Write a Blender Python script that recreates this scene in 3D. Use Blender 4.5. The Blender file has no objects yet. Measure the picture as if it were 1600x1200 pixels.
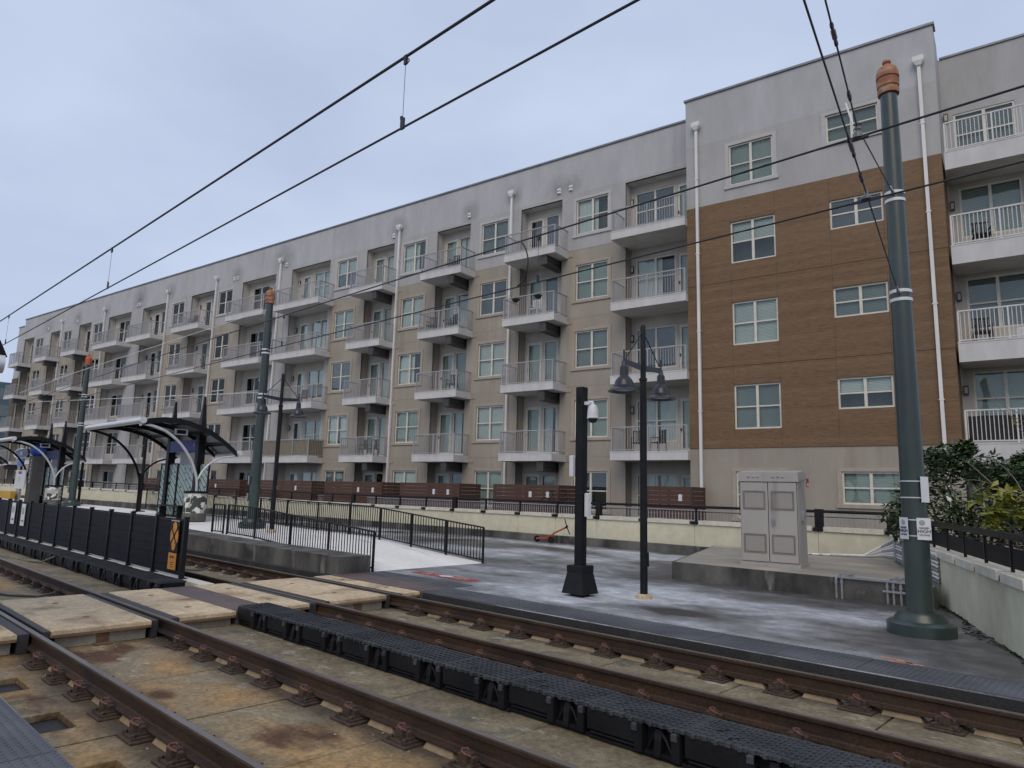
import bpy, bmesh, math, random
from mathutils import Vector, Matrix
random.seed(7)
S = bpy.context.scene
COL = S.collection
R = math.radians
PI = math.pi

# ------------------------------------------------------------------ camera
# world frame: +X along the tracks to the right, +Y across them away from the camera, z = 0 at rail top, metres
cam_d = bpy.data.cameras.new('camera')
cam_d.sensor_width = 36.0
cam_d.lens = 24.59
cam_d.clip_start = 0.05
cam_d.clip_end = 3000
cam = bpy.data.objects.new('camera', cam_d)
COL.objects.link(cam)
_rt = Vector((0.72635442, 0.68685874, 0.02518591))
_up = Vector((0.08707416, -0.12830583, 0.9879047))
_fw = Vector((-0.68178248, 0.71537591, 0.15300316))
cam.matrix_world = Matrix(((_rt.x, _up.x, -_fw.x, 0.0), (_rt.y, _up.y, -_fw.y, 0.0), (_rt.z, _up.z, -_fw.z, 1.80), (0, 0, 0, 1)))
S.camera = cam

# ------------------------------------------------------------------ sky, sun, exposure
SUN_DIR = Vector((0.34, -0.60, 0.66)).normalized()
W = bpy.data.worlds.new('World')
S.world = W
W.use_nodes = True
nt = W.node_tree
nt.nodes.clear()
out = nt.nodes.new('ShaderNodeOutputWorld')
bg = nt.nodes.new('ShaderNodeBackground')
bg.inputs['Strength'].default_value = 0.10
sky = nt.nodes.new('ShaderNodeTexSky')
sky.sky_type = 'NISHITA'
sky.sun_disc = False
sky.sun_elevation = math.asin(SUN_DIR.z)
sky.sun_rotation = math.atan2(SUN_DIR.x, SUN_DIR.y)
sky.air_density = 1.0
sky.dust_density = 2.0
tc = nt.nodes.new('ShaderNodeTexCoord')
mp = nt.nodes.new('ShaderNodeMapping')
mp.inputs['Scale'].default_value = (1.0, 1.0, 2.6)
ns = nt.nodes.new('ShaderNodeTexNoise')
ns.inputs['Scale'].default_value = 1.7
ns.inputs['Detail'].default_value = 5.0
ns.inputs['Roughness'].default_value = 0.5
rp = nt.nodes.new('ShaderNodeValToRGB')
rp.color_ramp.elements[0].position = 0.33
rp.color_ramp.elements[0].color = (5.1, 5.95, 7.95, 1)
rp.color_ramp.elements[1].position = 0.70
rp.color_ramp.elements[1].color = (6.9, 7.75, 9.8, 1)
mx = nt.nodes.new('ShaderNodeMix')
mx.data_type = 'RGBA'
mx.inputs[0].default_value = 0.88
nt.links.new(tc.outputs['Generated'], mp.inputs['Vector'])
nt.links.new(mp.outputs['Vector'], ns.inputs['Vector'])
nt.links.new(ns.outputs['Fac'], rp.inputs['Fac'])
nt.links.new(sky.outputs['Color'], mx.inputs[6])
nt.links.new(rp.outputs['Color'], mx.inputs[7])
nt.links.new(mx.outputs[2], bg.inputs['Color'])
nt.links.new(bg.outputs['Background'], out.inputs['Surface'])

sun_d = bpy.data.lights.new('sun', 'SUN')
sun_d.energy = 1.15
sun_d.angle = R(38)
sun_d.color = (1.0, 0.86, 0.68)
sun = bpy.data.objects.new('sun', sun_d)
COL.objects.link(sun)
sun.location = (20, 0, 40)
sun.rotation_euler = (-SUN_DIR).to_track_quat('-Z', 'Y').to_euler()

S.view_settings.view_transform = 'Standard'
S.view_settings.look = 'None'
S.view_settings.exposure = 0.0
S.view_settings.gamma = 1.0
S.view_settings.use_curve_mapping = False
S.render.engine = 'CYCLES'
S.cycles.use_denoising = True
S.cycles.max_bounces = 7
S.cycles.diffuse_bounces = 3
S.cycles.glossy_bounces = 3
S.cycles.transparent_max_bounces = 12
S.cycles.caustics_reflective = False
S.cycles.caustics_refractive = False

# ------------------------------------------------------------------ mesh helpers
class MB:
    """collects shapes; build() links them as one mesh object"""
    def __init__(s):
        s.v = []; s.f = []
    def add(s, vs, fs):
        n = len(s.v)
        s.v += [tuple(p) for p in vs]
        s.f += [tuple(i + n for i in f) for f in fs]
        return s
    def box(s, x0, x1, y0, y1, z0, z1):
        return s.add([(x0,y0,z0),(x1,y0,z0),(x1,y1,z0),(x0,y1,z0),(x0,y0,z1),(x1,y0,z1),(x1,y1,z1),(x0,y1,z1)],
                     [(0,3,2,1),(4,5,6,7),(0,1,5,4),(1,2,6,5),(2,3,7,6),(3,0,4,7)])
    def bbox(s, x0, x1, y0, y1, z0, z1, b):
        """box with chamfered top edges"""
        return s.add([(x0,y0,z0),(x1,y0,z0),(x1,y1,z0),(x0,y1,z0),(x0,y0,z1-b),(x1,y0,z1-b),(x1,y1,z1-b),(x0,y1,z1-b),
                      (x0+b,y0+b,z1),(x1-b,y0+b,z1),(x1-b,y1-b,z1),(x0+b,y1-b,z1)],
                     [(0,3,2,1),(0,1,5,4),(1,2,6,5),(2,3,7,6),(3,0,4,7),(4,5,9,8),(5,6,10,9),(6,7,11,10),(7,4,8,11),(8,9,10,11)])
    def frustum(s, x, y, z0, z1, a0, b0, a1, b1):
        return s.add([(x-a0,y-b0,z0),(x+a0,y-b0,z0),(x+a0,y+b0,z0),(x-a0,y+b0,z0),(x-a1,y-b1,z1),(x+a1,y-b1,z1),(x+a1,y+b1,z1),(x-a1,y+b1,z1)],
                     [(0,3,2,1),(4,5,6,7),(0,1,5,4),(1,2,6,5),(2,3,7,6),(3,0,4,7)])
    def quad(s, a, b, c, d):
        return s.add([a,b,c,d], [(0,1,2,3)])
    def prism_x(s, pts, x0, x1):
        """closed (y,z) outline swept along x"""
        n = len(pts)
        vs = [(x0,p[0],p[1]) for p in pts] + [(x1,p[0],p[1]) for p in pts]
        fs = [(i,(i+1)%n,(i+1)%n+n,i+n) for i in range(n)]
        fs += [tuple(reversed(range(n))), tuple(range(n,2*n))]
        return s.add(vs, fs)
    def prism_z(s, pts, z0, z1):
        n = len(pts)
        vs = [(p[0],p[1],z0) for p in pts] + [(p[0],p[1],z1) for p in pts]
        fs = [(i,(i+1)%n,(i+1)%n+n,i+n) for i in range(n)]
        fs += [tuple(reversed(range(n))), tuple(range(n,2*n))]
        return s.add(vs, fs)
    def bar(s, a, b, w, h=None):
        """square bar from a to b, w across, h upright"""
        a = Vector(a); b = Vector(b); h = h or w
        d = (b-a).normalized()
        u = Vector((0,0,1)) if abs(d.z) < .95 else Vector((0,1,0))
        x = d.cross(u).normalized()*w/2
        y = d.cross(x).normalized()*h/2
        vs = [a-x-y,a+x-y,a+x+y,a-x+y,b-x-y,b+x-y,b+x+y,b-x+y]
        return s.add(vs, [(0,3,2,1),(4,5,6,7),(0,1,5,4),(1,2,6,5),(2,3,7,6),(3,0,4,7)])
    def tube(s, pts, r, n=8):
        pts = [Vector(p) for p in pts]
        rs = r if isinstance(r, (list, tuple)) else [r]*len(pts)
        ring = []
        x = None
        for i, p in enumerate(pts):
            d = (pts[min(i+1,len(pts)-1)] - pts[max(i-1,0)]).normalized()
            if x is None:
                u = Vector((0,0,1)) if abs(d.z) < .9 else Vector((1,0,0))
                x = d.cross(u).normalized()
            else:
                x = (x - d*x.dot(d)).normalized()
            y = d.cross(x)
            ring.append([p + (x*math.cos(2*PI*k/n) + y*math.sin(2*PI*k/n))*rs[i] for k in range(n)])
        vs = [q for g in ring for q in g]
        fs = []
        for i in range(len(pts)-1):
            for k in range(n):
                fs.append((i*n+k, i*n+(k+1)%n, (i+1)*n+(k+1)%n, (i+1)*n+k))
        fs += [tuple(reversed(range(n))), tuple(range((len(pts)-1)*n, len(pts)*n))]
        return s.add(vs, fs)
    def lathe(s, prof, n=20, c=(0,0,0)):
        vs = []
        for (r, z) in prof:
            for k in range(n):
                vs.append((c[0]+r*math.cos(2*PI*k/n), c[1]+r*math.sin(2*PI*k/n), c[2]+z))
        fs = []
        for i in range(len(prof)-1):
            for k in range(n):
                fs.append((i*n+k, i*n+(k+1)%n, (i+1)*n+(k+1)%n, (i+1)*n+k))
        fs += [tuple(reversed(range(n))), tuple(range((len(prof)-1)*n, len(prof)*n))]
        return s.add(vs, fs)
    def ring(s, c, r, t, axis='y', n=16, m=6):
        """torus"""
        vs = []; fs = []
        for i in range(n):
            a = 2*PI*i/n
            for k in range(m):
                b = 2*PI*k/m
                rr = r + t*math.cos(b); h = t*math.sin(b)
                p = {'y': (rr*math.cos(a), h, rr*math.sin(a)), 'z': (rr*math.cos(a), rr*math.sin(a), h), 'x': (h, rr*math.cos(a), rr*math.sin(a))}[axis]
                vs.append((c[0]+p[0], c[1]+p[1], c[2]+p[2]))
                fs.append((i*m+k, ((i+1)%n)*m+k, ((i+1)%n)*m+(k+1)%m, i*m+(k+1)%m))
        return s.add(vs, fs)
    def mesh(s, name, mat, smooth=False):
        me = bpy.data.meshes.new(name)
        me.from_pydata(s.v, [], s.f)
        me.materials.append(mat)
        bm = bmesh.new(); bm.from_mesh(me)
        bmesh.ops.recalc_face_normals(bm, faces=bm.faces)
        bm.to_mesh(me); bm.free()
        if smooth:
            me.polygons.foreach_set('use_smooth', [True]*len(me.polygons))
            try: me.set_sharp_from_angle(angle=R(38))
            except Exception: pass
        return me
    def build(s, name, mat, parent=None, loc=(0,0,0), rz=0.0, smooth=False):
        return link(name, s.mesh(name, mat, smooth), parent, loc, rz)

def link(name, me, parent=None, loc=(0,0,0), rz=0.0, rot=None, scale=None):
    o = bpy.data.objects.new(name, me)
    COL.objects.link(o)
    o.location = loc
    o.rotation_euler = rot if rot else (0,0,rz)
    if scale: o.scale = scale
    if parent: o.parent = parent
    return o
def tag(o, label, cat, group=None):
    o['label'] = label; o['category'] = cat
    if group: o['group'] = group
    return o
def thing(name, label, cat, loc=(0,0,0), rz=0.0, group=None):
    o = bpy.data.objects.new(name, None)
    COL.objects.link(o)
    o.empty_display_size = .2
    o.location = loc; o.rotation_euler = (0,0,rz)
    return tag(o, label, cat, group)
def struct(o):
    o['kind'] = 'structure'; return o
def stuff(o):
    o['kind'] = 'stuff'; return o
def copy_tree(o, parent=None):
    c = o.copy(); COL.objects.link(c); c.parent = parent
    for ch in list(o.children): copy_tree(ch, c)
    return c
def text_mb(txt, size):
    """outline lettering as a flat mesh in x (right), z (up), facing -y, centred"""
    cu = bpy.data.curves.new('lettering', 'FONT')
    cu.body = txt; cu.size = size; cu.align_x = 'CENTER'; cu.align_y = 'CENTER'; cu.extrude = 0.002
    ob = bpy.data.objects.new('lettering', cu)
    COL.objects.link(ob)
    dg = bpy.context.evaluated_depsgraph_get()
    me = bpy.data.meshes.new_from_object(ob.evaluated_get(dg))
    m = MB()
    m.add([(v.co.x, -v.co.z, v.co.y) for v in me.vertices], [tuple(p.vertices) for p in me.polygons])
    bpy.data.objects.remove(ob); bpy.data.curves.remove(cu); bpy.data.meshes.remove(me)
    return m

# ------------------------------------------------------------------ materials (procedural)
def N(t, kind, **kw):
    n = t.nodes.new(kind)
    for k, v in kw.items():
        n.inputs[k].default_value = v
    return n
def M(name, c1, c2=None, rough=.7, scale=3.0, stretch=(1,1,1), bump=0.0, bscale=40.0, metal=0.0, spec=.5, lo=.35, hi=.65, detail=6.0, rough2=None, c3=None, s3=1.0, lo3=.5, hi3=.7, st3=(1,1,1)):
    m = bpy.data.materials.new(name); m.use_nodes = True
    t = m.node_tree; b = t.nodes['Principled BSDF']
    b.inputs['Roughness'].default_value = rough
    b.inputs['Metallic'].default_value = metal
    b.inputs['Specular IOR Level'].default_value = spec
    b.inputs['Base Color'].default_value = (*c1, 1)
    g = t.nodes.new('ShaderNodeNewGeometry')
    def noise(sc, st, det):
        mpn = N(t, 'ShaderNodeMapping', Scale=st)
        nz = N(t, 'ShaderNodeTexNoise', Scale=sc, Detail=det)
        t.links.new(g.outputs['Position'], mpn.inputs['Vector']); t.links.new(mpn.outputs['Vector'], nz.inputs['Vector'])
        return nz.outputs['Fac']
    def ramp(f, a, bb):
        r = t.nodes.new('ShaderNodeMapRange'); r.inputs['From Min'].default_value = a; r.inputs['From Max'].default_value = bb
        t.links.new(f, r.inputs['Value']); return r.outputs['Result']
    def mix(f, a, bb):
        x = t.nodes.new('ShaderNodeMix'); x.data_type = 'RGBA'
        t.links.new(f, x.inputs[0])
        for i, q in ((6, a), (7, bb)):
            if isinstance(q, tuple): x.inputs[i].default_value = (*q, 1)
            else: t.links.new(q, x.inputs[i])
        return x.outputs[2]
    if c2:
        f = ramp(noise(scale, stretch, detail), lo, hi)
        c = mix(f, c1, c2)
        if rough2 is not None:
            r = t.nodes.new('ShaderNodeMapRange'); r.inputs['To Min'].default_value = rough; r.inputs['To Max'].default_value = rough2
            t.links.new(f, r.inputs['Value']); t.links.new(r.outputs['Result'], b.inputs['Roughness'])
        if c3:
            c = mix(ramp(noise(s3, st3, detail), lo3, hi3), c, c3)
        t.links.new(c, b.inputs['Base Color'])
    if bump:
        bn = N(t, 'ShaderNodeBump', Strength=bump, Distance=.02)
        t.links.new(noise(bscale, (1,1,1), 4.0), bn.inputs['Height']); t.links.new(bn.outputs['Normal'], b.inputs['Normal'])
    return m
def glass(name, tint, refl=.14, dirt=(.5,.55,.55)):
    m = bpy.data.materials.new(name); m.use_nodes = True
    t = m.node_tree; t.nodes.remove(t.nodes['Principled BSDF'])
    o = t.nodes['Material Output']
    tr = N(t, 'ShaderNodeBsdfTransparent', Color=(*tint, 1))
    gl = N(t, 'ShaderNodeBsdfGlossy', Roughness=.015, Color=(.9,.95,.95,1))
    lw = N(t, 'ShaderNodeLayerWeight', Blend=.18)
    ad = t.nodes.new('ShaderNodeMath'); ad.operation = 'ADD'; ad.inputs[1].default_value = refl; ad.use_clamp = True
    mxs = t.nodes.new('ShaderNodeMixShader')
    g = t.nodes.new('ShaderNodeNewGeometry')
    nz = N(t, 'ShaderNodeTexNoise', Scale=1.1, Detail=2.0)
    bn = N(t, 'ShaderNodeBump', Strength=.06, Distance=.1)
    t.links.new(g.outputs['Position'], nz.inputs['Vector']); t.links.new(nz.outputs['Fac'], bn.inputs['Height'])
    t.links.new(bn.outputs['Normal'], gl.inputs['Normal'])
    t.links.new(lw.outputs['Fresnel'], ad.inputs[0]); t.links.new(ad.outputs[0], mxs.inputs[0])
    t.links.new(tr.outputs[0], mxs.inputs[1]); t.links.new(gl.outputs[0], mxs.inputs[2]); t.links.new(mxs.outputs[0], o.inputs['Surface'])
    return m
def speckle(m, scale=28.0, lo=.78, hi=1.16, st=(1,1,1), a=.32, z=.68):
    t = m.node_tree; b = t.nodes['Principled BSDF']
    g = t.nodes.new('ShaderNodeNewGeometry'); mp_ = N(t, 'ShaderNodeMapping', Scale=st); nz = N(t, 'ShaderNodeTexNoise', Scale=scale, Detail=5.0, Roughness=.7)
    t.links.new(g.outputs['Position'], mp_.inputs[0]); t.links.new(mp_.outputs[0], nz.inputs['Vector'])
    r = N(t, 'ShaderNodeMapRange'); r.inputs['From Min'].default_value = a; r.inputs['From Max'].default_value = z; r.inputs['To Min'].default_value = lo; r.inputs['To Max'].default_value = hi
    t.links.new(nz.outputs['Fac'], r.inputs['Value'])
    x = t.nodes.new('ShaderNodeMix'); x.data_type = 'RGBA'; x.blend_type = 'MULTIPLY'; x.inputs[0].default_value = 1.0
    t.links.new(b.inputs['Base Color'].links[0].from_socket, x.inputs[6]); t.links.new(r.outputs[0], x.inputs[7]); t.links.new(x.outputs[2], b.inputs['Base Color'])
def glow(name, c, e):
    m = bpy.data.materials.new(name); m.use_nodes = True
    b = m.node_tree.nodes['Principled BSDF']
    b.inputs['Base Color'].default_value = (*c, 1); b.inputs['Emission Color'].default_value = (*c, 1); b.inputs['Emission Strength'].default_value = e
    return m

m_parapet = M('stucco_parapet_grey', (.455,.455,.465), (.415,.415,.422), .9, 2.0, (.3,.3,.12), .25, 60, c3=(.34,.34,.345), s3=1.2, st3=(1.2,1.2,.10), lo3=.60, hi3=.85)
# soot smudges round the vents and leader heads, at their places on the facade
def soot(m, spots, dark):
    t = m.node_tree; b = t.nodes['Principled BSDF']; src = b.inputs['Base Color'].links[0].from_socket
    g = t.nodes.new('ShaderNodeNewGeometry')
    nz = N(t, 'ShaderNodeTexNoise', Scale=2.5, Detail=5.0); t.links.new(g.outputs['Position'], nz.inputs['Vector'])
    acc = None
    for (s_, z_, r_) in spots:
        d = t.nodes.new('ShaderNodeVectorMath'); d.operation = 'DISTANCE'
        p = Vector((.99119,.13248,0))*s_ + Vector((-.13248,.99119,0))*27.9
        d.inputs[1].default_value = (p.x, p.y, z_); t.links.new(g.outputs['Position'], d.inputs[0])
        r = N(t, 'ShaderNodeMapRange'); r.inputs['From Min'].default_value = r_; r.inputs['From Max'].default_value = 0.0; t.links.new(d.outputs['Value'], r.inputs['Value'])
        if acc is None: acc = r.outputs[0]
        else:
            x = t.nodes.new('ShaderNodeMath'); x.operation = 'MAXIMUM'; t.links.new(acc, x.inputs[0]); t.links.new(r.outputs[0], x.inputs[1]); acc = x.outputs[0]
    q = t.nodes.new('ShaderNodeMath'); q.operation = 'MULTIPLY'; t.links.new(acc, q.inputs[0]); t.links.new(nz.outputs['Fac'], q.inputs[1])
    mxx = t.nodes.new('ShaderNodeMix'); mxx.data_type = 'RGBA'; t.links.new(q.outputs[0], mxx.inputs[0]); t.links.new(src, mxx.inputs[6]); mxx.inputs[7].default_value = (*dark, 1)
    t.links.new(mxx.outputs[2], b.inputs['Base Color'])
soot(m_parapet, [(-17.7,16.75,.9),(-17.0,16.8,.7),(-23.4,16.8,.8),(-28.9,17.0,1.0),(-39.8,17.0,1.5),(-45.2,16.9,.9),(-54.5,17.0,1.0),(-59.4,17.0,1.6),(-65.2,16.9,.8),(-71.0,16.9,1.2),(-77.3,16.8,1.5),(-20.5,17.1,.7)], (.09,.09,.095))
m_grey = M('stucco_light_grey', (.425,.42,.415), (.385,.38,.375), .9, 2.0, (.3,.3,.12), .25, 60)
m_tan = M('stucco_taupe', (.365,.325,.27), (.325,.29,.24), .9, 1.6, (.4,.4,.15), .25, 60, c3=(.27,.23,.19), s3=1.6, st3=(1.5,1.5,.08), lo3=.55, hi3=.8)
m_recess = M('stucco_recess_grey', (.52,.49,.44), (.46,.435,.395), .9, 1.5, (.5,.5,.3), .2, 60)
m_recess2 = M('stucco_recess_taupe', (.33,.29,.24), (.285,.25,.21), .9, 1.5, (.5,.5,.3), .2, 60)
m_slab = M('painted_balcony_white', (.60,.59,.58), (.52,.51,.50), .75, 2.5, (1,1,.4), .1, 40)
m_soffit = M('balcony_soffit', (.58,.57,.55), (.50,.49,.475), .85, 2.0)
m_rail = M('railing_grey_paint', (.36,.36,.375), (.31,.31,.325), .5, 6.0)
m_railw = M('railing_pale_paint', (.62,.61,.60), (.55,.54,.53), .5, 6.0)
m_frame = M('window_frame_cream', (.68,.65,.56), (.58,.555,.48), .55, 4.0)
m_trim = M('window_trim_taupe', (.40,.345,.285), (.35,.30,.25), .85, 3.0)
m_trimg = M('window_trim_grey', (.48,.475,.47), (.44,.435,.43), .85, 3.0)
m_glass = glass('window_glass', (.93,.965,.95), .03)
m_glassd = glass('window_glass_clear', (.84,.87,.87), .06)
m_blind = M('roller_blind_pale', (.40,.455,.41), (.30,.35,.315), .8, .5)
m_blindw = M('curtain_white', (.62,.64,.62), (.50,.53,.52), .8, 2.0, (4,4,.4))
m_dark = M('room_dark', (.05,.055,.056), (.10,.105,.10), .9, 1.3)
m_darkbox = M('dark_bronze_metal', (.045,.042,.042), (.06,.056,.054), .6, 3.0)
m_spout = M('downspout_white', (.74,.73,.72), (.64,.63,.62), .5, 3.0, (1,1,.3))
m_coping = M('coping_metal', (.16,.17,.18), (.22,.23,.24), .45, 2.0, metal=.4)
m_roof = M('roof_membrane', (.4,.4,.4), (.34,.34,.34), .9, .5)
m_black = M('black_paint', (.008,.0082,.009), (.014,.014,.015), .45, 5.0, spec=.22)
m_blackrough = M('black_panel', (.007,.0075,.010), (.011,.012,.016), .6, 1.5, (1,1,.5), spec=.18, c3=(.02,.022,.03), s3=3.0, st3=(.4,1,3), lo3=.6, hi3=.85)
m_white = M('white_enamel', (.72,.73,.74), (.62,.63,.64), .45, 5.0)
m_steel = M('brushed_aluminium', (.70,.70,.70), (.60,.60,.60), .35, 6.0, metal=.25)
m_galv = M('galvanised_conduit', (.36,.37,.38), (.28,.29,.30), .5, 6.0, metal=.4)
m_brown_fence = M('red_brown_fence_board', (.095,.046,.030), (.065,.031,.021), .7, 6.0, (.3,.3,6), .15, 60)
m_lampglow = glow('wall_lamp_lit', (1.0,.78,.45), 5.0)

for q_ in (m_parapet, m_grey, m_tan, m_recess): speckle(q_, 1.4, .90, 1.07, (1,1,.35))
# ------------------------------------------------------------------ setting: ground, track slabs, rails, crossing, platforms
def M_wet():
    m = M('platform_wet_concrete', (.150,.150,.150), (.60,.62,.65), .42, .27, (.8,1.2,1), .12, 55, spec=.5, lo=.42, hi=.60, rough2=.55,
          c3=(.055,.050,.045), s3=.30, st3=(.9,1.2,1), lo3=.53, hi3=.66)
    t = m.node_tree; b = t.nodes['Principled BSDF']
    src = b.inputs['Base Color'].links[0].from_socket
    g = t.nodes.new('ShaderNodeNewGeometry')
    mpn = N(t, 'ShaderNodeMapping', Scale=(1,1.6,1)); nz = N(t, 'ShaderNodeTexNoise', Scale=1.8, Detail=7.0, Roughness=.65)
    t.links.new(g.outputs['Position'], mpn.inputs['Vector']); t.links.new(mpn.outputs['Vector'], nz.inputs['Vector'])
    r = N(t, 'ShaderNodeMapRange'); r.inputs['From Min'].default_value = .3; r.inputs['From Max'].default_value = .7
    r.inputs['To Min'].default_value = .62; r.inputs['To Max'].default_value = 1.18
    t.links.new(nz.outputs['Fac'], r.inputs['Value'])
    mm = t.nodes.new('ShaderNodeMix'); mm.data_type = 'RGBA'; mm.blend_type = 'MULTIPLY'; mm.inputs[0].default_value = 1.0
    t.links.new(src, mm.inputs[6]); t.links.new(r.outputs['Result'], mm.inputs[7])
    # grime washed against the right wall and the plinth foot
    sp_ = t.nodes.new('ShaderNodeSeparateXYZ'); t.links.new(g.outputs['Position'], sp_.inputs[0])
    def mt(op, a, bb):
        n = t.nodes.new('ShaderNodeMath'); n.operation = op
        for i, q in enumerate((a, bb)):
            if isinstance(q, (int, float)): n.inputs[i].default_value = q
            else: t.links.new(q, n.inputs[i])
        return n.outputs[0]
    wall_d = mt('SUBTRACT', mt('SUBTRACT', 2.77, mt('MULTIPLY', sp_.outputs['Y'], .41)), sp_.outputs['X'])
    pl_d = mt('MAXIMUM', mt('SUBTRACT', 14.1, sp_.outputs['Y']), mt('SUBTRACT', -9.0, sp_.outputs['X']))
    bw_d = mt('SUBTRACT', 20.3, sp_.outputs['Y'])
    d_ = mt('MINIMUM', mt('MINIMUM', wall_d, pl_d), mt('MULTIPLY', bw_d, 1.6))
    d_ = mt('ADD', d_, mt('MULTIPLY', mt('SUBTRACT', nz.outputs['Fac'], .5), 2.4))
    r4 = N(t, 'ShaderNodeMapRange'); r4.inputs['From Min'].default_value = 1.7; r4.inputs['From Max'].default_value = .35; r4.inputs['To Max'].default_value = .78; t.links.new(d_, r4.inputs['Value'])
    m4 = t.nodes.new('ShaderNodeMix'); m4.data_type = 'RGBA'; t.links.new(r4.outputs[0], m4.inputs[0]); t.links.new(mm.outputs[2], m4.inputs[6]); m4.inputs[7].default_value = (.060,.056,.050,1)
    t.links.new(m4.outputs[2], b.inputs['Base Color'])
    return m
m_plat = M_wet()
m_ramp = M('ramp_pale_concrete', (.90,.87,.81), (.80,.775,.73), .6, .8, (.6,1.6,1), .1, 50, c3=(.36,.37,.38), s3=1.2, st3=(.5,2,1), lo3=.6, hi3=.85)
m_kerb = M('kerb_stained_concrete', (.15,.145,.13), (.035,.033,.030), .85, 1.6, (1,1,.5), .35, 30, c3=(.26,.25,.22), s3=3.2, st3=(1,1,.35), lo3=.60, hi3=.75)
m_kerbdark = M('kerb_dark_face', (.022,.022,.022), (.05,.049,.045), .7, 2.2, (1,1,.6), .3, 30, lo=.5, hi=.8)
m_slabc = M('track_slab_concrete', (.36,.225,.090), (.255,.205,.125), .8, 1.1, (1,1,1), .5, 30, lo=.40, hi=.60, c3=(.10,.045,.016), s3=1.25, st3=(.7,1.2,1), lo3=.55, hi3=.64)
m_slabg = M('track_slab_greenish', (.170,.135,.080), (.24,.195,.12), .85, 2.6, (1,1,1), .4, 35, lo=.38, hi=.62, c3=(.10,.095,.07), s3=2.0, lo3=.55, hi3=.72)
m_panel = M('crossing_concrete_panel', (.68,.53,.335), (.50,.385,.25), .8, .9, (1,1,1), .35, 45, lo=.36, hi=.66, c3=(.22,.14,.08), s3=1.5, lo3=.52, hi3=.74)
m_support = M('crossing_support_concrete', (.36,.325,.255), (.25,.22,.17), .85, 4.0, (1,1,.4), .3, 30)
m_rubber = M('flangeway_rubber', (.035,.033,.035), (.05,.046,.045), .6, 3.0)
m_rustplate = M('rusty_steel_plate', (.105,.080,.078), (.15,.10,.085), .55, 2.0, (1,1,1), .1, 60, c3=(.075,.066,.07), s3=1.1, lo3=.5, hi3=.7)
m_nosing = M('rusty_edge_angle', (.15,.082,.038), (.22,.135,.07), .7, 6.0)
m_mat = M('tactile_mat_blue_black', (.046,.050,.058), (.10,.107,.12), .45, 1.6, (.7,1,1), lo=.35, hi=.7)
m_railst = M('rail_rusted_steel', (.036,.021,.013), (.058,.034,.020), .6, 5.0, (.4,1,1), .15, 60, spec=.3, c3=(.022,.016,.013), s3=1.2, lo3=.5, hi3=.7)
m_railtop = M('rail_running_surface', (.24,.21,.19), (.16,.135,.12), .36, 4.0, (.2,1,1), metal=.5)
m_fast = M('fastener_rusty_steel', (.070,.042,.026), (.042,.030,.024), .7, 12.0, bump=.3, bscale=60)
m_gap = M('pale_gap_tan', (.32,.24,.15), (.22,.165,.10), .85, 9.0)  # tone of the pale ground showing through the gap below the rails
m_clip = M('fastener_red_clip', (.17,.050,.034), (.11,.045,.034), .6, 9.0)
m_poly = M('recycled_black_plastic', (.008,.0082,.0095), (.013,.0135,.0155), .55, 3.0, spec=.2, bump=.25, bscale=25)
m_tread = M('black_plastic_tread', (.036,.038,.043), (.062,.066,.072), .5, 3.0, spec=.3, bump=.7, bscale=55)
m_earth = M('earth', (.10,.09,.06), (.07,.08,.04), .95, .3)
m_cream = M('cream_rendered_wall', (.66,.63,.465), (.61,.58,.43), .85, 1.0, (.6,.6,.2), .15, 50, c3=(.42,.39,.28), s3=1.1, st3=(.8,.8,.45), lo3=.60, hi3=.85)
m_capst = M('cap_stone_white', (.70,.66,.55), (.58,.55,.45), .8, 3.0, bump=.15)
m_red = M('red_road_paint', (.36,.045,.05), (.27,.05,.055), .6, 4.0, c3=(.42,.20,.20), s3=9.0, lo3=.56, hi3=.66)
m_orange = M('orange_spray_paint', (.55,.22,.12), (.35,.20,.15), .7, 8.0)

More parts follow.
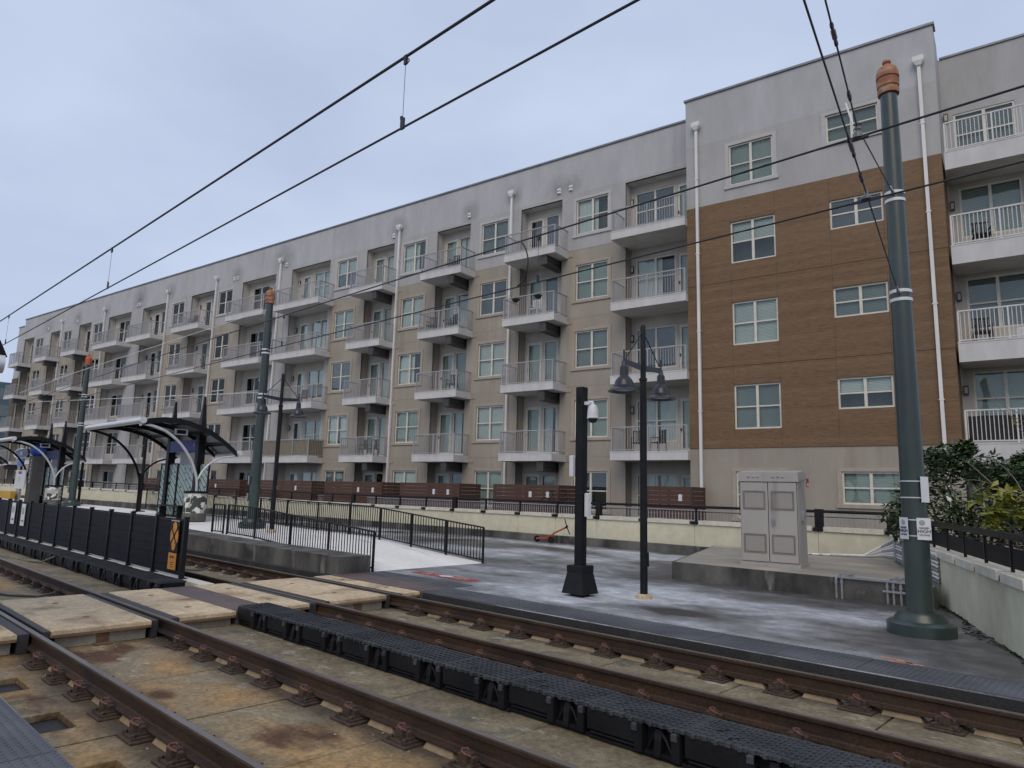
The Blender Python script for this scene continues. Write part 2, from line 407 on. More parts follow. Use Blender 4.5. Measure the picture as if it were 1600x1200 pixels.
def grime(m, rails, dark, pale, width=.36, ps=1.5, plo=.60):
    t = m.node_tree; b = t.nodes['Principled BSDF']
    src = b.inputs['Base Color'].links[0].from_socket
    g = t.nodes.new('ShaderNodeNewGeometry'); sp_ = t.nodes.new('ShaderNodeSeparateXYZ'); t.links.new(g.outputs['Position'], sp_.inputs[0])
    nz = N(t, 'ShaderNodeTexNoise', Scale=2.2, Detail=6.0); t.links.new(g.outputs['Position'], nz.inputs['Vector'])
    def math_(op, a, bb):
        n = t.nodes.new('ShaderNodeMath'); n.operation = op
        for i, q in enumerate((a, bb)):
            if isinstance(q, (int, float)): n.inputs[i].default_value = q
            else: t.links.new(q, n.inputs[i])
        return n.outputs[0]
    def mix(f, a, c):
        x = t.nodes.new('ShaderNodeMix'); x.data_type = 'RGBA'; t.links.new(f, x.inputs[0]); t.links.new(a, x.inputs[6]); x.inputs[7].default_value = (*c, 1); return x.outputs[2]
    pz = N(t, 'ShaderNodeTexNoise', Scale=ps, Detail=8.0, Roughness=.7); mp_ = N(t, 'ShaderNodeMapping', Scale=(.8,1.3,1), Location=(7.3,2.1,0)); t.links.new(g.outputs['Position'], mp_.inputs[0]); t.links.new(mp_.outputs[0], pz.inputs['Vector'])
    r = N(t, 'ShaderNodeMapRange'); r.inputs['From Min'].default_value = plo; r.inputs['From Max'].default_value = plo+.05; r.inputs['To Max'].default_value = .8; t.links.new(pz.outputs['Fac'], r.inputs['Value'])
    c = mix(r.outputs[0], src, pale)
    d = None
    for y in rails:
        e = math_('ABSOLUTE', math_('SUBTRACT', sp_.outputs['Y'], y), 0)
        d = e if d is None else math_('MINIMUM', d, e)
    q = math_('ADD', d, math_('MULTIPLY', nz.outputs['Fac'], .55))
    r2 = N(t, 'ShaderNodeMapRange'); r2.inputs['From Min'].default_value = width+.30; r2.inputs['From Max'].default_value = width; r2.inputs['To Max'].default_value = .85; t.links.new(q, r2.inputs['Value'])
    t.links.new(mix(r2.outputs[0], c, dark), b.inputs['Base Color'])
grime(m_slabc, (2.44,3.95), (.050,.038,.026), (.48,.41,.30), .42)
grime(m_slabg, (5.3,6.30,7.78), (.075,.065,.045), (.34,.31,.24), .22, 2.5, .58)
for q_ in (m_slabc, m_slabg): speckle(q_, 22.0, .62, 1.28); speckle(q_, 5.0, .75, 1.2)
for q_ in (m_panel, m_kerb, m_plat, m_support, m_capst): speckle(q_, 30.0, .80, 1.14)
speckle(m_panel, 9.0, .72, 1.18); speckle(m_plat, 3.2, .66, 1.22)
for q_ in (m_railst, m_fast, m_kerbdark): speckle(q_, 35.0, .6, 1.4)
speckle(m_cream, 3.0, .88, 1.07); speckle(m_ramp, 8.0, .88, 1.08)
struct(MB().box(-600,400,-300,700,-1.2,-1.0).build('ground', m_earth))
# ---- track slabs: cast panels with open joints
P = 1.525
def slab_run(name, y0, y1, mat, x_joint, ztop, hole=False):
    bed = struct(MB().box(-150,6,y0,y1,-1.05,ztop-.06).build(name, m_kerbdark))
    if hole:
        m = MB(); hx0, hx1, hy0, hy1 = .55, 1.10, .10, .44
        w, d = P-.022, y1-y0
        xs = [0,hx0,hx1,w]; ys = [0,hy0,hy1,d]
        for i in range(3):
            for j in range(3):
                if i == 1 and j == 1: continue
                m.quad((xs[i],ys[j],0),(xs[i+1],ys[j],0),(xs[i+1],ys[j+1],0),(xs[i],ys[j+1],0))
        for a, b in (((hx0,hy0),(hx1,hy0)),((hx1,hy0),(hx1,hy1)),((hx1,hy1),(hx0,hy1)),((hx0,hy1),(hx0,hy0))):
            m.quad((a[0],a[1],0),(b[0],b[1],0),(b[0],b[1],-.055),(a[0],a[1],-.055))
        for a, b in (((0,0),(w,0)),((w,0),(w,d)),((w,d),(0,d)),((0,d),(0,0))):
            m.quad((a[0],a[1],0),(b[0],b[1],0),(b[0],b[1],-.058),(a[0],a[1],-.058))
    else:
        m = MB().bbox(0,P-.022,0.004,y1-y0-.004,-.058,0,.008)
    me = m.mesh('slab_panel', mat)
    k = -3
    while x_joint - k*P > -62 or k < 0:
        x = x_joint - (k+1)*P
        link('slab_panel', me, bed, (x+.011, y0, ztop + (random.random()-.5)*.008))
        k += 1
    link('slab_panel', MB().bbox(-150,x-.02,0,y1-y0,-.058,0,.005).mesh('slab_panel', mat), bed, (0,y0,ztop))
    return bed
ZS = -.235
slab_run('track_bed_near', 1.62, 4.02, m_slabc, -4.96, ZS, True)
slab_run('track_bed_middle', 4.06, 5.68, m_slabg, -4.2, -.20)
slab_run('track_bed_far', 5.68, 8.33, m_slabg, -2.2, ZS)

# ---- rails with fasteners
prof = [(-.071,-.176),(.071,-.176),(.071,-.165),(.020,-.148),(.009,-.135),(.009,-.048),(.035,-.036),(.037,-.008),(.030,0),(-.030,0),(-.037,-.008),(-.035,-.036),(-.009,-.048),(-.009,-.135),(-.020,-.148),(-.071,-.165)]
fm = MB()
fm.bbox(-.16,.16,-.22,.22,ZS+.002,ZS+.018,.004); fm.bbox(-.12,.12,-.19,.19,ZS+.018,ZS+.036,.004); fm.bbox(-.095,.095,-.16,.16,ZS+.036,-.178,.003)
for s in (-1, 1):
    fm.bbox(-.045,.045,min(s*.074,s*.165),max(s*.074,s*.165),-.178,-.100,.018)
    fm.bbox(-.085,-.046,min(s*.078,s*.13),max(s*.078,s*.13),-.178,-.125,.012); fm.bbox(.046,.085,min(s*.078,s*.13),max(s*.078,s*.13),-.178,-.125,.012)
    fm.lathe([(.022,0),(.022,.022),(.012,.026)], 6, (.09,s*.175,ZS+.034)); fm.lathe([(.022,0),(.022,.022),(.012,.026)], 6, (-.09,s*.175,ZS+.034))
fast_me = fm.mesh('fastener', m_fast)
cm = MB()
cm.tube([(.055,-.012,-.128),(.03,-.045,-.112),(-.005,-.052,-.096),(-.028,-.02,-.092),(-.012,.015,-.094),(.02,.005,-.097)], .010, 6)
clip_me = cm.mesh('clip', m_clip)
gap_bar_me = MB().add([(0,-.07,.001),(.36,-.07,.001),(.36,.07,.001),(0,.07,.001),(.02,-.045,.048),(.33,-.045,.052),(.33,.045,.052),(.02,.045,.048)],[(0,1,5,4),(1,2,6,5),(2,3,7,6),(3,0,4,7),(4,5,6,7)]).mesh('pale_gap_bar', m_gap)  # added bar standing in for pale ground seen through the gap below the rail
rail_labels = ['rusty running rail nearest the camera, left rail of the near track', 'rusty running rail beside the black plastic modules on the near track',
               'rusty running rail just beyond the black plastic modules', 'rusty running rail closest to the platform kerb']
for y, lab in zip((2.44, 3.95, 6.30, 7.78), rail_labels):
    r = MB().prism_x(prof, -150, 6).build('rail', m_railst, None, (0,y,0), smooth=False)
    tag(r, lab, 'rail', 'rails of the two tracks')
    MB().box(-150,6,-.027,.027,-.002,.0012).build('running_surface', m_railtop, r)
    for k in range(-13, 34):
        x = -10.1 - k*.76
        if -13.2 < x < -10.05: continue
        f = link('fastener', fast_me, r, (x,0,0))
        if not -14 < x < -13: link('pale_gap_bar', gap_bar_me, f, (.20,0,ZS))
        if x > -24:
            link('clip', clip_me, f, (0,-.115,0)); link('clip', clip_me, f, (0,.115,0), PI)

# ---- pedestrian crossing
cr = thing('pedestrian_crossing', 'beige concrete panel crossing laid level across both tracks', 'crossing', (-11.58,5.0,ZS))
def crp(name, mat, x0, x1, y0, y1, z0, z1, b=.012):
    return MB().bbox(x0+11.58,x1+11.58,y0-5.0,y1-5.0,z0-ZS,z1-ZS,b).build(name, mat, cr)
X0, X1 = -13.05, -10.1
for (y0, y1) in ((1.64,2.27),(2.62,3.77),(4.14,4.93),(5.53,6.12),(6.50,7.60),(7.96,8.34)):
    xm = -11.6
    crp('concrete_panel', m_panel, X0, X1, y0, y1, -.085, 0)
    crp('edge_angle', m_nosing, X1+.001, X1+.008, y0, y1, -.088, -.055, .001)
    crp('edge_angle', m_nosing, X0-.008, X0-.001, y0, y1, -.088, -.055, .001)
    crp('support_block', m_support, X0+.06, X1-.07, y0+.06, y1-.04, ZS+.002, -.086, .002)
    if y1-y0 > 1: crp('steel_bracket', m_nosing, X1-.068, X1-.055, (y0+y1)/2-.05, (y0+y1)/2+.09, ZS+.004, -.087, .001); crp('steel_bracket', m_nosing, X1-.054, X1+.03, (y0+y1)/2-.09, (y0+y1)/2+.12, ZS+.004, ZS+.02, .001)
    for dx in (.75, 2.2):
        MB().lathe([(.045,0),(.045,.003)], 12, (X0+dx+11.58,(y0+y1)/2-5.0,-ZS+.001)).build('lifting_eye', m_nosing, cr)
for (y0, y1) in ((2.28,2.395),(2.535,2.61),(3.78,3.86),(4.0,4.13),(6.13,6.255),(6.40,6.49),(7.61,7.69),(7.835,7.95)):
    crp('rubber_strip', m_rubber, X0+.01, X1-.02, y0, y1, ZS+.003, -.008, .006)
crp('steel_plate', m_rustplate, X0, X1+.0, 4.945, 5.515, ZS+.003, -.004, .004)
crp('steel_plate', m_rustplate, X0, X1, 8.352, 9.02, -.02, .006, .004)

# ---- platform surfaces
XC = -13.05
# right hand outline follows the angled wall
pl = MB()
pts = [(XC,8.352),(2.2,8.352),(2.2,8.6),(-1.53,10.51),(-3.81,16.06),(-5.67,20.58),(-150,20.58),(-150,12.85),(XC,12.85)]
pl.prism_z(pts, -1.05, 0.0)
plat = struct(pl.build('platform', m_plat))
struct(MB().prism_z([(2.2,8.36),(9,8.36),(9,40),(-5.5,40),(-5.40,20.58),(-3.55,16.06),(-1.30,10.6)], -1.05, -.02).build('verge', m_earth))
kerb = struct(MB().box(-10.02,2.2,8.332,8.350,ZS-.05,-.012).build('platform_kerb', m_kerbdark))
# tactile domed mats along the edge
def dome_mat(w, d, nx, ny, name='tactile_mat'):
    m = MB().bbox(0,w,0,d,0,.008,.003)
    for i in range(nx):
        for j in range(ny):
            cx = (i+.5)*w/nx; cy = (j+.5)*d/ny; r0, r1 = .019, .011
            vs = [(cx+r0*math.cos(a*PI/3),cy+r0*math.sin(a*PI/3),.0081) for a in range(6)] + [(cx+r1*math.cos(a*PI/3),cy+r1*math.sin(a*PI/3),.0145) for a in range(6)]
            m.add(vs, [(a,(a+1)%6,(a+1)%6+6,a+6) for a in range(6)] + [tuple(range(6,12))])
    return m.mesh(name, m_mat)
mat_me = dome_mat(.905, .70, 15, 11)
for k in range(13):
    link('tactile_mat', mat_me, plat, (-10.05 + k*.915, 8.356, .001 + .0015*(k%2)))
mat2 = dome_mat(.95, .60, 16, 10)
for k in range(3):
    link('tactile_mat', mat2, plat, (-12.95 + k*.96, 9.03, .001))
# near platform at the camera's feet
npl = struct(MB().box(-150,8,-12,1.60,-1.05,-.016).build('near_platform', m_plat))
for k in range(12):
    link('tactile_mat', mat_me, npl, (-13.0 + k*.915, .892, -.015 + .0015*(k%2)))
    if k < 8: link('tactile_mat', mat_me, npl, (-13.0 + k*.915, .185, -.015 + .0015*((k+1)%2)))
# ---- ramp and raised platform to the left
rm = MB()
rp_ = [(-13.05,.003),(-18.2,.36),(-22.0,.40),(-26.5,.50),(-150,.50)]
for (a, b) in zip(rp_, rp_[1:]):
    rm.quad((a[0],9.32,a[1]),(a[0],12.85,a[1]),(b[0],12.85,b[1]),(b[0],9.32,b[1]))
    rm.quad((a[0],12.85,a[1]),(b[0],12.85,b[1]),(b[0],12.85,-1.0),(a[0],12.85,-1.0))
struct(rm.build('ramp', m_ramp))
km = MB()
for (a, b) in zip([(-13.0,.36),(-18.2,.36)]+rp_[2:], [(-18.2,.36)]+rp_[2:]):
    x0, z0, x1, z1 = a[0], a[1], b[0], b[1]
    v = [(x0,8.50,-1.0),(x0,9.31,-1.0),(x1,9.31,-1.0),(x1,8.50,-1.0),(x0,8.50,z0),(x0,9.31,z0),(x1,9.31,z1),(x1,8.50,z1)]
    km.add(v, [(4,5,6,7),(0,1,5,4),(3,2,6,7),(0,4,7,3),(1,2,6,5)])
struct(km.build('ramp_kerb', m_kerb))
struct(MB().box(-150,-13.02,8.353,8.49,-1.0,-.02).build('track_edge', m_kerbdark))
struct(MB().box(XC-.005,XC+.0,9.32,12.85,-.5,.0025).build('ramp_foot', m_kerb))
# red stencilled warning band
rb = tag(MB().box(0,1.95,0,.30,0,.004).build('painted_warning', m_red, None, (-12.48,10.02,.003)), 'worn red painted warning band with white diamond beside the tactile mats', 'road marking')
MB().add([(0,-.13,0),(.26,0,0),(0,.13,0),(-.26,0,0)], [(0,1,2,3)]).build('white_diamond', m_white, rb, (1.0,.15,.007))
for (a, b, c) in ((.25,.60,.62),(.7,.80,.2),(1.25,1.7,.5)):
    m = MB()
    for i in range(int((b-a)/.07)): m.box(a+i*.07,a+i*.07+.035,.09,.16+.05*(i%3),.0045,.0055)
    m.build('faded_lettering', m_panel, rb)
om = MB()
for (a, b) in (((-2.62,9.12),(-2.30,9.02)),((-2.30,9.02),(-2.45,9.22)),((-2.55,9.20),(-2.25,9.12)),((-2.75,9.28),(-2.48,9.24))):
    om.bar((a[0],a[1],.0035), (b[0],b[1],.0035), .05, .003)
tag(om.build('spray_mark', m_orange), 'orange spray paint scribble on the platform by the tactile edge', 'paint mark')

# ---- interlocking black plastic modules between the tracks
L = .91
ZM = -.198
mm = MB()
mm.box(.004,L-.004,.10,.48,ZM+.002,.040)                       # core
mm.bbox(0,L,.05,.50,ZM+.001,ZM+.03,.008)                        # foot flange
mm.bbox(.0,.50,.022,.10,ZM+.085,.040,.003)                      # wide flat panel
mm.tube([(.02,.05,ZM+.055),(.48,.05,ZM+.055)], .014, 7)         # lip pipe below it
mm.bbox(.47,.54,.012,.10,ZM+.03,.040,.004); mm.bbox(.80,.87,.012,.10,ZM+.03,.040,.004)   # ribs of the arch bay
mm.prism_x([(.018,ZM+.03),(.10,ZM+.03),(.10,.03),(.05,.02),(.03,-.05)], .64, .70)
arc = [(.55+.24*i/8, .06, ZM+.03+.17*math.sin(PI*i/8)) for i in range(9)]
mm.tube(arc, .013, 6)
mm.box(.55,.79,.03,.10,ZM+.03,ZM+.055)
mod_me = mm.mesh('module', m_poly)
tm = MB()
n = 30
for i in range(n):
    e = .010*((i*7) % 3) + (.016 if i % 6 in (2,3) else 0)
    tm.box(i*L/n, (i+1)*L/n-.0006, .012+.022-e, .50+.012*(i % 4 == 0), .041, .066+.0025*(i % 2))
for i in range(26):
    for j in range(6):
        x = .02+i*.034; y = .055+j*.072+.018*(i % 2)
        tm.add([(x,y,.0686),(x+.008,y+.003,.0745),(x+.020,y+.05,.0686),(x+.012,y+.047,.0745)], [(0,1,3),(1,2,3),(0,3,2)])
tread_me = tm.mesh('tread', m_tread)
hol_me = MB().box(0,.10,.12,.128,.0690,.0760).box(.0,.10,.30,.308,.0690,.0760).mesh('seam_strip', m_poly)
tab_me = MB().bbox(0,.05,-.004,.06,-.015,.0402,.008).mesh('lug', m_tread)
def modules(label, x_right, cnt, y, dz):
    t = thing('track_guard', label, 'barrier', (x_right,y,ZS), 0, 'black plastic guards between the tracks')
    for k in range(cnt):
        x = -(k+1)*L
        o = link('module', mod_me, t, (x+random.uniform(-.006,.006),random.uniform(-.012,.012),-ZS+dz*0+random.uniform(-.002,.006)), random.uniform(-.012,.012))
        link('tread', tread_me, o, (0,0,.001+.003*(k%2)))
        link('lug', tab_me, o, (.45+.02*(k%3),0,0)); link('lug', tab_me, o, (.82-.015*(k%2),0,0)); link('seam_strip', hol_me, o, (.40,.02,0), .9)
    return t
modules('row of interlocking black plastic modules right of the crossing', -10.12+11*L, 11, 4.93, 0)
modules('row of interlocking black plastic modules left of the crossing below the panel fence', -13.2, 17, 4.95, -.015)
cw = struct(MB().bbox(-60,-12.9,5.60,5.84,ZS,.03,.01).build('fence_footing', m_capst))

# ---- bonding cables and loose grit on the slabs
m_cable = M('bond_cable_grey', (.16,.145,.12), (.10,.09,.075), .7, 8.0)
for lab, pts in (('pale bonding cable curving off the left plastic guard', [(-19.6,4.96,.02),(-20.2,4.85,-.15),(-21.0,4.72,-.19),(-22.6,4.5,-.19),(-23.5,4.05,-.19)]),
                 ('brown bonding cable looping between the near rails at the left', [(-14.8,3.88,-.17),(-14.7,3.55,-.21),(-15.2,3.2,-.215),(-16.3,2.9,-.215),(-17.4,2.75,-.215)]),
                 ('bonding cable loop beside the far track near the ramp kerb', [(-17.2,7.70,-.14),(-17.0,7.35,-.2),(-17.6,7.0,-.215),(-18.8,6.75,-.215),(-19.4,6.4,-.18)])):
    tag(MB().tube([Vector(p) for p in pts], .022, 7).build('bonding_cable', m_cable, smooth=True), lab, 'cable', 'bonding cables on the track slabs')
q_ = random.Random(77); gm = MB()
for k in range(1500):
    x = -q_.random()**1.3*22+1.5; y = q_.choice((q_.uniform(1.7,4.0),q_.uniform(2.2,2.8),q_.uniform(3.6,4.9),q_.uniform(5.6,8.2),q_.uniform(6.5,7.6)))
    if -13.1 < x < -10.05: continue
    r = .004+.012*q_.random()**3; zz = ZS if not 4.06 < y < 5.68 else -.20
    gm.add([(x-r,y-r*.6,zz+.004),(x+r,y-r*.4,zz+.004),(x+r*.5,y+r,zz+.004),(x+r*.1,y,zz+.006+r*.8)], [(0,1,3),(1,2,3),(2,0,3)])
gr = stuff(gm.build('grit_and_chips', M('grit_pale', (.42,.37,.28), (.20,.15,.09), .9, 30.0))); gr['label'] = 'loose grit and concrete chips scattered on the track slabs'
# ------------------------------------------------------------------ boundary walls and their railings
pw = thing('boundary_wall', 'cream rendered retaining wall with white cap stones along the back of the platform', 'wall', (-20,20.6,0))
path = [(-5.67,20.6),(-7.55,20.6)] + [(-7.55-1.93*k,20.6) for k in range(1,14)]
# beyond that the wall bends with the building
x, y = path[-1]
for k in range(25):
    x -= 1.93*.991; y -= 1.93*(.06 if k < 4 else .1325); path.append((x,y))
def along(a, b, off0, off1):
    """4 corners of a strip between two path points, shifted along y"""
    return [(a[0]+20,a[1]-20.6+off0),(b[0]+20,b[1]-20.6+off0),(b[0]+20,b[1]-20.6+off1),(a[0]+20,a[1]-20.6+off1)]
def rise(x): return 0 if x > -34 else min(.34,(-34-x)*.010)
for a, b in zip(path, path[1:]):
    dz = rise(b[0])
    MB().prism_z([(p[0]+(-.006 if i in (0,3) else .006),p[1]) for i, p in enumerate(along(a,b,0,.25))], -.3, .93+dz).build('wall_panel', m_cream, pw)
    MB().prism_z([(p[0]+(-.16 if i in (0,3) else .16),p[1]) for i, p in enumerate(along(a,b,-.05,.30))], .932+dz, 1.06+dz).build('cap_stone', m_capst, pw)
    MB().prism_z(along(a,b,-.30,-.001), -.3, .26+dz*.6).build('footing', m_kerb, pw)
wr = thing('wall_railing', 'black metal railing mounted on the cream wall behind the platform', 'railing', (-20,20.6,1.0))
for i, (a, b) in enumerate(zip(path, path[1:])):
    dz = rise(b[0]); da = rise(a[0])
    A = (a[0]+20, a[1]-20.6+.12); Bq = (b[0]+20, b[1]-20.6+.12)
    MB().tube([(A[0],A[1],.485+da),(Bq[0],Bq[1],.485+dz)], .042, 8).build('top_rail', m_black, wr)
    MB().bar((A[0],A[1],.33+da),(Bq[0],Bq[1],.33+dz), .02, .02).build('mid_rail', m_black, wr)
    if i % 4 == 1:
        MB().box(A[0]-.11,A[0]+.11,A[1]-.06,A[1]+.06,-.13+da,.55+da).build('post', m_black, wr)
    else:
        MB().box(A[0]-.03,A[0]+.03,A[1]-.03,A[1]+.03,-.07+da,.45+da).build('post', m_black, wr)
    MB().bbox(A[0]-.12,A[0]+.12,A[1]-.19,A[1]-.061,-.06+da,.03+da,.01).build('post_bracket', m_black, wr)
MB().box(14.33-.11,14.33+.11,.06,.18,-.13,.55).build('post', m_black, wr)
# patio behind the wall with a fine grey picket fence
patio = struct(MB().prism_z([(-5.4,20.86),(-33,20.86),(-37,20.5),(-85,14.3),(-85,28),(4,30)], -.8, .30).build('patio', m_kerb))
pf = thing('picket_fence', 'fine grey picket fence seen through the black wall railing', 'fence', (-20,21.7,.3))
m = MB(); m2 = MB()
for a, b in zip(path[:30], path[1:31]):
    dz = rise(b[0]); n = 16
    for k in range(n):
        f = k/n; X = a[0]+(b[0]-a[0])*f+20; Y = a[1]+(b[1]-a[1])*f-20.6
        m.box(X-.012,X+.012,Y-.012,Y+.012,0,1.05+dz)
    A = (a[0]+20,a[1]-20.6); Bq = (b[0]+20,b[1]-20.6)
    m2.bar((A[0],A[1],1.06+rise(a[0])),(Bq[0],Bq[1],1.06+dz),.04,.03); m2.bar((A[0],A[1],.12),(Bq[0],Bq[1],.12),.04,.03)
stuff(m.build('pickets', m_rail, pf)); m2.build('fence_rail', m_rail, pf)

# right-hand wall
wd = Vector((2.28,-5.55,0)).normalized(); wn = Vector((-wd.y, wd.x, 0))
WA = Vector((-5.67,20.58,0))
ang = math.atan2(wd.y, wd.x)
rw = thing('boundary_wall', 'cream rendered wall with blocky white cap stones at the right behind the green pole', 'wall', WA, ang)
rr = thing('wall_railing', 'black railing with dark infill panels on the wall by the shrubs', 'railing', (WA.x,WA.y,.95), ang)
LW = 11.4
for k in range(9):
    a = .03 + k*1.28; b = min(a+1.28, LW)
    MB().box(a+.004,b-.004,0,.25,-.3,.825).build('wall_panel', m_cream, rw)
    MB().bbox(a+.09,b-.10,-.05,.30,.827,.955+.012*(k%2),.012).build('cap_stone', m_capst, rw)
    MB().bbox(a-.05,a+.07,-.03,.10,.828,.90,.01).build('post_bracket', m_black, rr, (0,0,-.95))
    MB().box(a-.02,a+.02,.10,.14,-.05,.42).build('post', m_black, rr)
    MB().box(a+.022,b-.022,.112,.128,.05,.30).build('infill_panel', m_blackrough, rr)
    MB().tube([(a,.12,.33),(b,.12,.33)], .012, 6).build('mid_rail', m_black, rr)
MB().tube([(0,.12,.45),(LW,.12,.45)], .05, 10).build('top_rail', m_black, rr)
# moss and dirt strip at the wall foot
m = MB()
for k in range(420):
    t_ = random.random()*LW; w_ = random.random()*.12*(1+math.sin(t_*2.2))
    p = WA + wd*t_ - wn*(-.0) ; q = WA + wd*t_; c = q - wn*(-1)*(-.02-w_)
    h = .01+random.random()*.02
    m.add([(c.x-.04,c.y,0.004),(c.x+.04,c.y+.01,0.004),(c.x+random.uniform(-.03,.03),c.y+random.uniform(-.03,.03),h)], [(0,1,2)])
stuff(m.build('moss', M('wall_foot_moss', (.035,.035,.022), (.06,.06,.035), .95, 9.0)))['label'] = 'dark moss and debris along the foot of the right wall'

# ------------------------------------------------------------------ black panel fence between the tracks
FY = 5.62
fx = [-13.84-1.425*k for k in range(26)]
tf = thing('panel_fence', 'black solid panel fence between the two tracks', 'fence', (-20,FY,.03))
post_me = MB().box(-.04,.04,-.04,.04,0,1.13).bbox(-.05,.05,-.05,.05,1.13,1.15,.01).box(-.07,.07,-.09,.09,.0,.012).mesh('post', m_black)
pan = MB()
for k in range(6): pan.box(0,1.425-.09,-.012-.002*(k%2),.012,.055+k*.17,.055+k*.17+.166)
pan.box(0,1.425-.09,-.02,.02,1.076,1.10)
pan_me = pan.mesh('panel', m_blackrough)
for k, x in enumerate(fx):
    link('post', post_me, tf, (x+20,0,0))
    if k: link('panel', pan_me, tf, (x+20+.045,0,0))
m_sgn_o = M('sign_orange', (.62,.26,.03), (.52,.22,.03), .5, 8.0)
m_sgn_w = M('sign_white', (.72,.73,.74), (.64,.65,.66), .5, 6.0)
m_sgn_g = M('sign_grey_print', (.10,.10,.11), None, .6)
# crossing sign: black plate, orange petals around a black X
sg = tag(MB().box(-.21,.21,-.008,.008,-.30,.30).build('crossing_sign', m_black, None, (-14.22,FY-.045,.80)), 'black plate with orange oval crossing emblem split by a black X', 'sign')
def disc(rx, rz, y, n=20, cx=0, cz=0):
    return MB().add([(cx+rx*math.cos(2*PI*k/n),y,cz+rz*math.sin(2*PI*k/n)) for k in range(n)]+[(cx,y-.003,cz)], [(k,(k+1)%n,n) for k in range(n)])
mm_ = MB()
for (cx, cz, rx, rz) in ((0,.15,.10,.125),(0,-.15,.10,.125),(-.115,0,.075,.135),(.115,0,.075,.135)):
    d = disc(rx, rz, -.0095, 18, cx, cz); mm_.add(d.v, d.f)
mm_.build('orange_petal', m_sgn_o, sg)
MB().bar((-.17,-.014,-.19),(.17,-.014,.19),.006,.032).bar((.17,-.014,-.19),(-.17,-.014,.19),.006,.032).build('black_cross', m_black, sg)
MB().box(-.20,.20,-.0105,-.0085,.285,.296).build('pale_edge', m_sgn_w, sg)
s2 = tag(MB().box(-.185,.185,-.006,.006,-.155,.155).build('arrow_sign', m_sgn_o, None, (-14.24,FY-.045,.325)), 'small orange plaque with black two-headed arrow under the crossing emblem', 'sign')
MB().box(-.05,.05,-.0095,-.0065,.072,.092).add([(-.09,-.009,.082),(-.045,-.009,.122),(-.045,-.009,.042)],[(0,1,2)]).add([(.09,-.009,.082),(.045,-.009,.042),(.045,-.009,.122)],[(0,1,2)]).build('black_arrow', m_black, s2)
MB().box(-.07,.07,-.0095,-.0065,-.03,-.01).box(-.06,.06,-.0095,-.0065,-.07,-.05).box(-.03,.07,-.0095,-.0065,-.11,-.09).build('small_print', m_nosing, s2)
for i, (x, lab) in enumerate(((-25.95,'white notice with small arrow on the black fence, nearer of two'),(-27.2,'white notice on the black fence, farther of two near the yellow box'))):
    s3 = tag(MB().box(-.22,.22,-.006,.006,-.33,.33).build('notice', m_sgn_w, None, (x,FY-.045,.74)), lab, 'sign', 'notices on the panel fence')
    MB().box(-.12,.12,-.0095,-.0065,-.20,-.17).add([(.17,-.009,-.185),(.1,-.009,-.13),(.1,-.009,-.24)],[(0,1,2)]).build('black_arrow', m_black, s3)
    MB().box(-.13,.13,-.0095,-.0065,.02,.22).build('pictogram', m_rail, s3)

# ------------------------------------------------------------------ ramp railings: every baluster a part
def railing(label, y, pts_top, sp, bot_off, x_posts, h=None):
    """pts_top: (x, z_top, z_bottom) from right to left"""
    o = thing('ramp_railing', label, 'railing', (pts_top[0][0], y, pts_top[0][2]-.03), 0, 'black picket railings of the ramp')
    ox, oz = pts_top[0][0], pts_top[0][2]-.03
    def at(x):
        for a, b in zip(pts_top, pts_top[1:]):
            if b[0] <= x <= a[0]:
                f = (a[0]-x)/(a[0]-b[0]); return a[1]+(b[1]-a[1])*f, a[2]+(b[2]-a[2])*f
        return pts_top[-1][1:]
    MB().tube([(p[0]-ox,0,p[1]-oz) for p in pts_top], .021, 8).build('top_rail', m_black, o)
    m = MB()
    for a, b in zip(pts_top, pts_top[1:]):
        m.bar((a[0]-ox,0,a[2]+.06-oz),(b[0]-ox,0,b[2]+.06-oz),.03,.03)
    m.build('bottom_rail', m_black, o)
    x = pts_top[0][0] - sp
    me = MB().box(-.0085,.0085,-.0085,.0085,0,1).mesh('baluster', m_black)
    while x > pts_top[-1][0]+.03:
        zt, zb = at(x)
        link('baluster', me, o, (x-ox,0,zb+.06-oz), scale=(1,1,zt-zb-.06)); x -= sp
    for x in x_posts:
        zt, zb = at(x)
        MB().box(x-ox-.022,x-ox+.022,-.022,.022,zb-oz-.04,zt-oz).box(x-ox-.07,x-ox+.07,-.05,.05,zb-oz-.03,zb-oz-.015).build('post', m_black, o)
    return o
railing('black picket railing on the track side of the ramp', 9.42, [(-13.07,.86,.02),(-18.6,1.20,.35),(-20.3,1.23,.38)], .115, 0, (-13.07,-14.9,-16.7,-18.6,-20.3))
railing('long black picket railing on the wall side of the ramp', 12.80, [(-13.07,.89,.02),(-18.0,1.27,.36),(-24,1.33,.45),(-33,1.43,.50)], .115, 0, (-13.07,-14.5,-16.0,-17.5,-19.1,-21,-23,-25,-27,-29,-31,-33))
railing('short black railing stub at the left end of the ramp kerb', 9.42, [(-20.55,1.22,.38),(-21.3,1.22,.38)], .17, 0, (-20.55,-21.3))
railing('short black railing in front of the far wall beside the shelter post', 14.2, [(-36.5,1.55,.5),(-40.5,1.55,.5)], .16, 0, (-36.5,-38.5,-40.5))

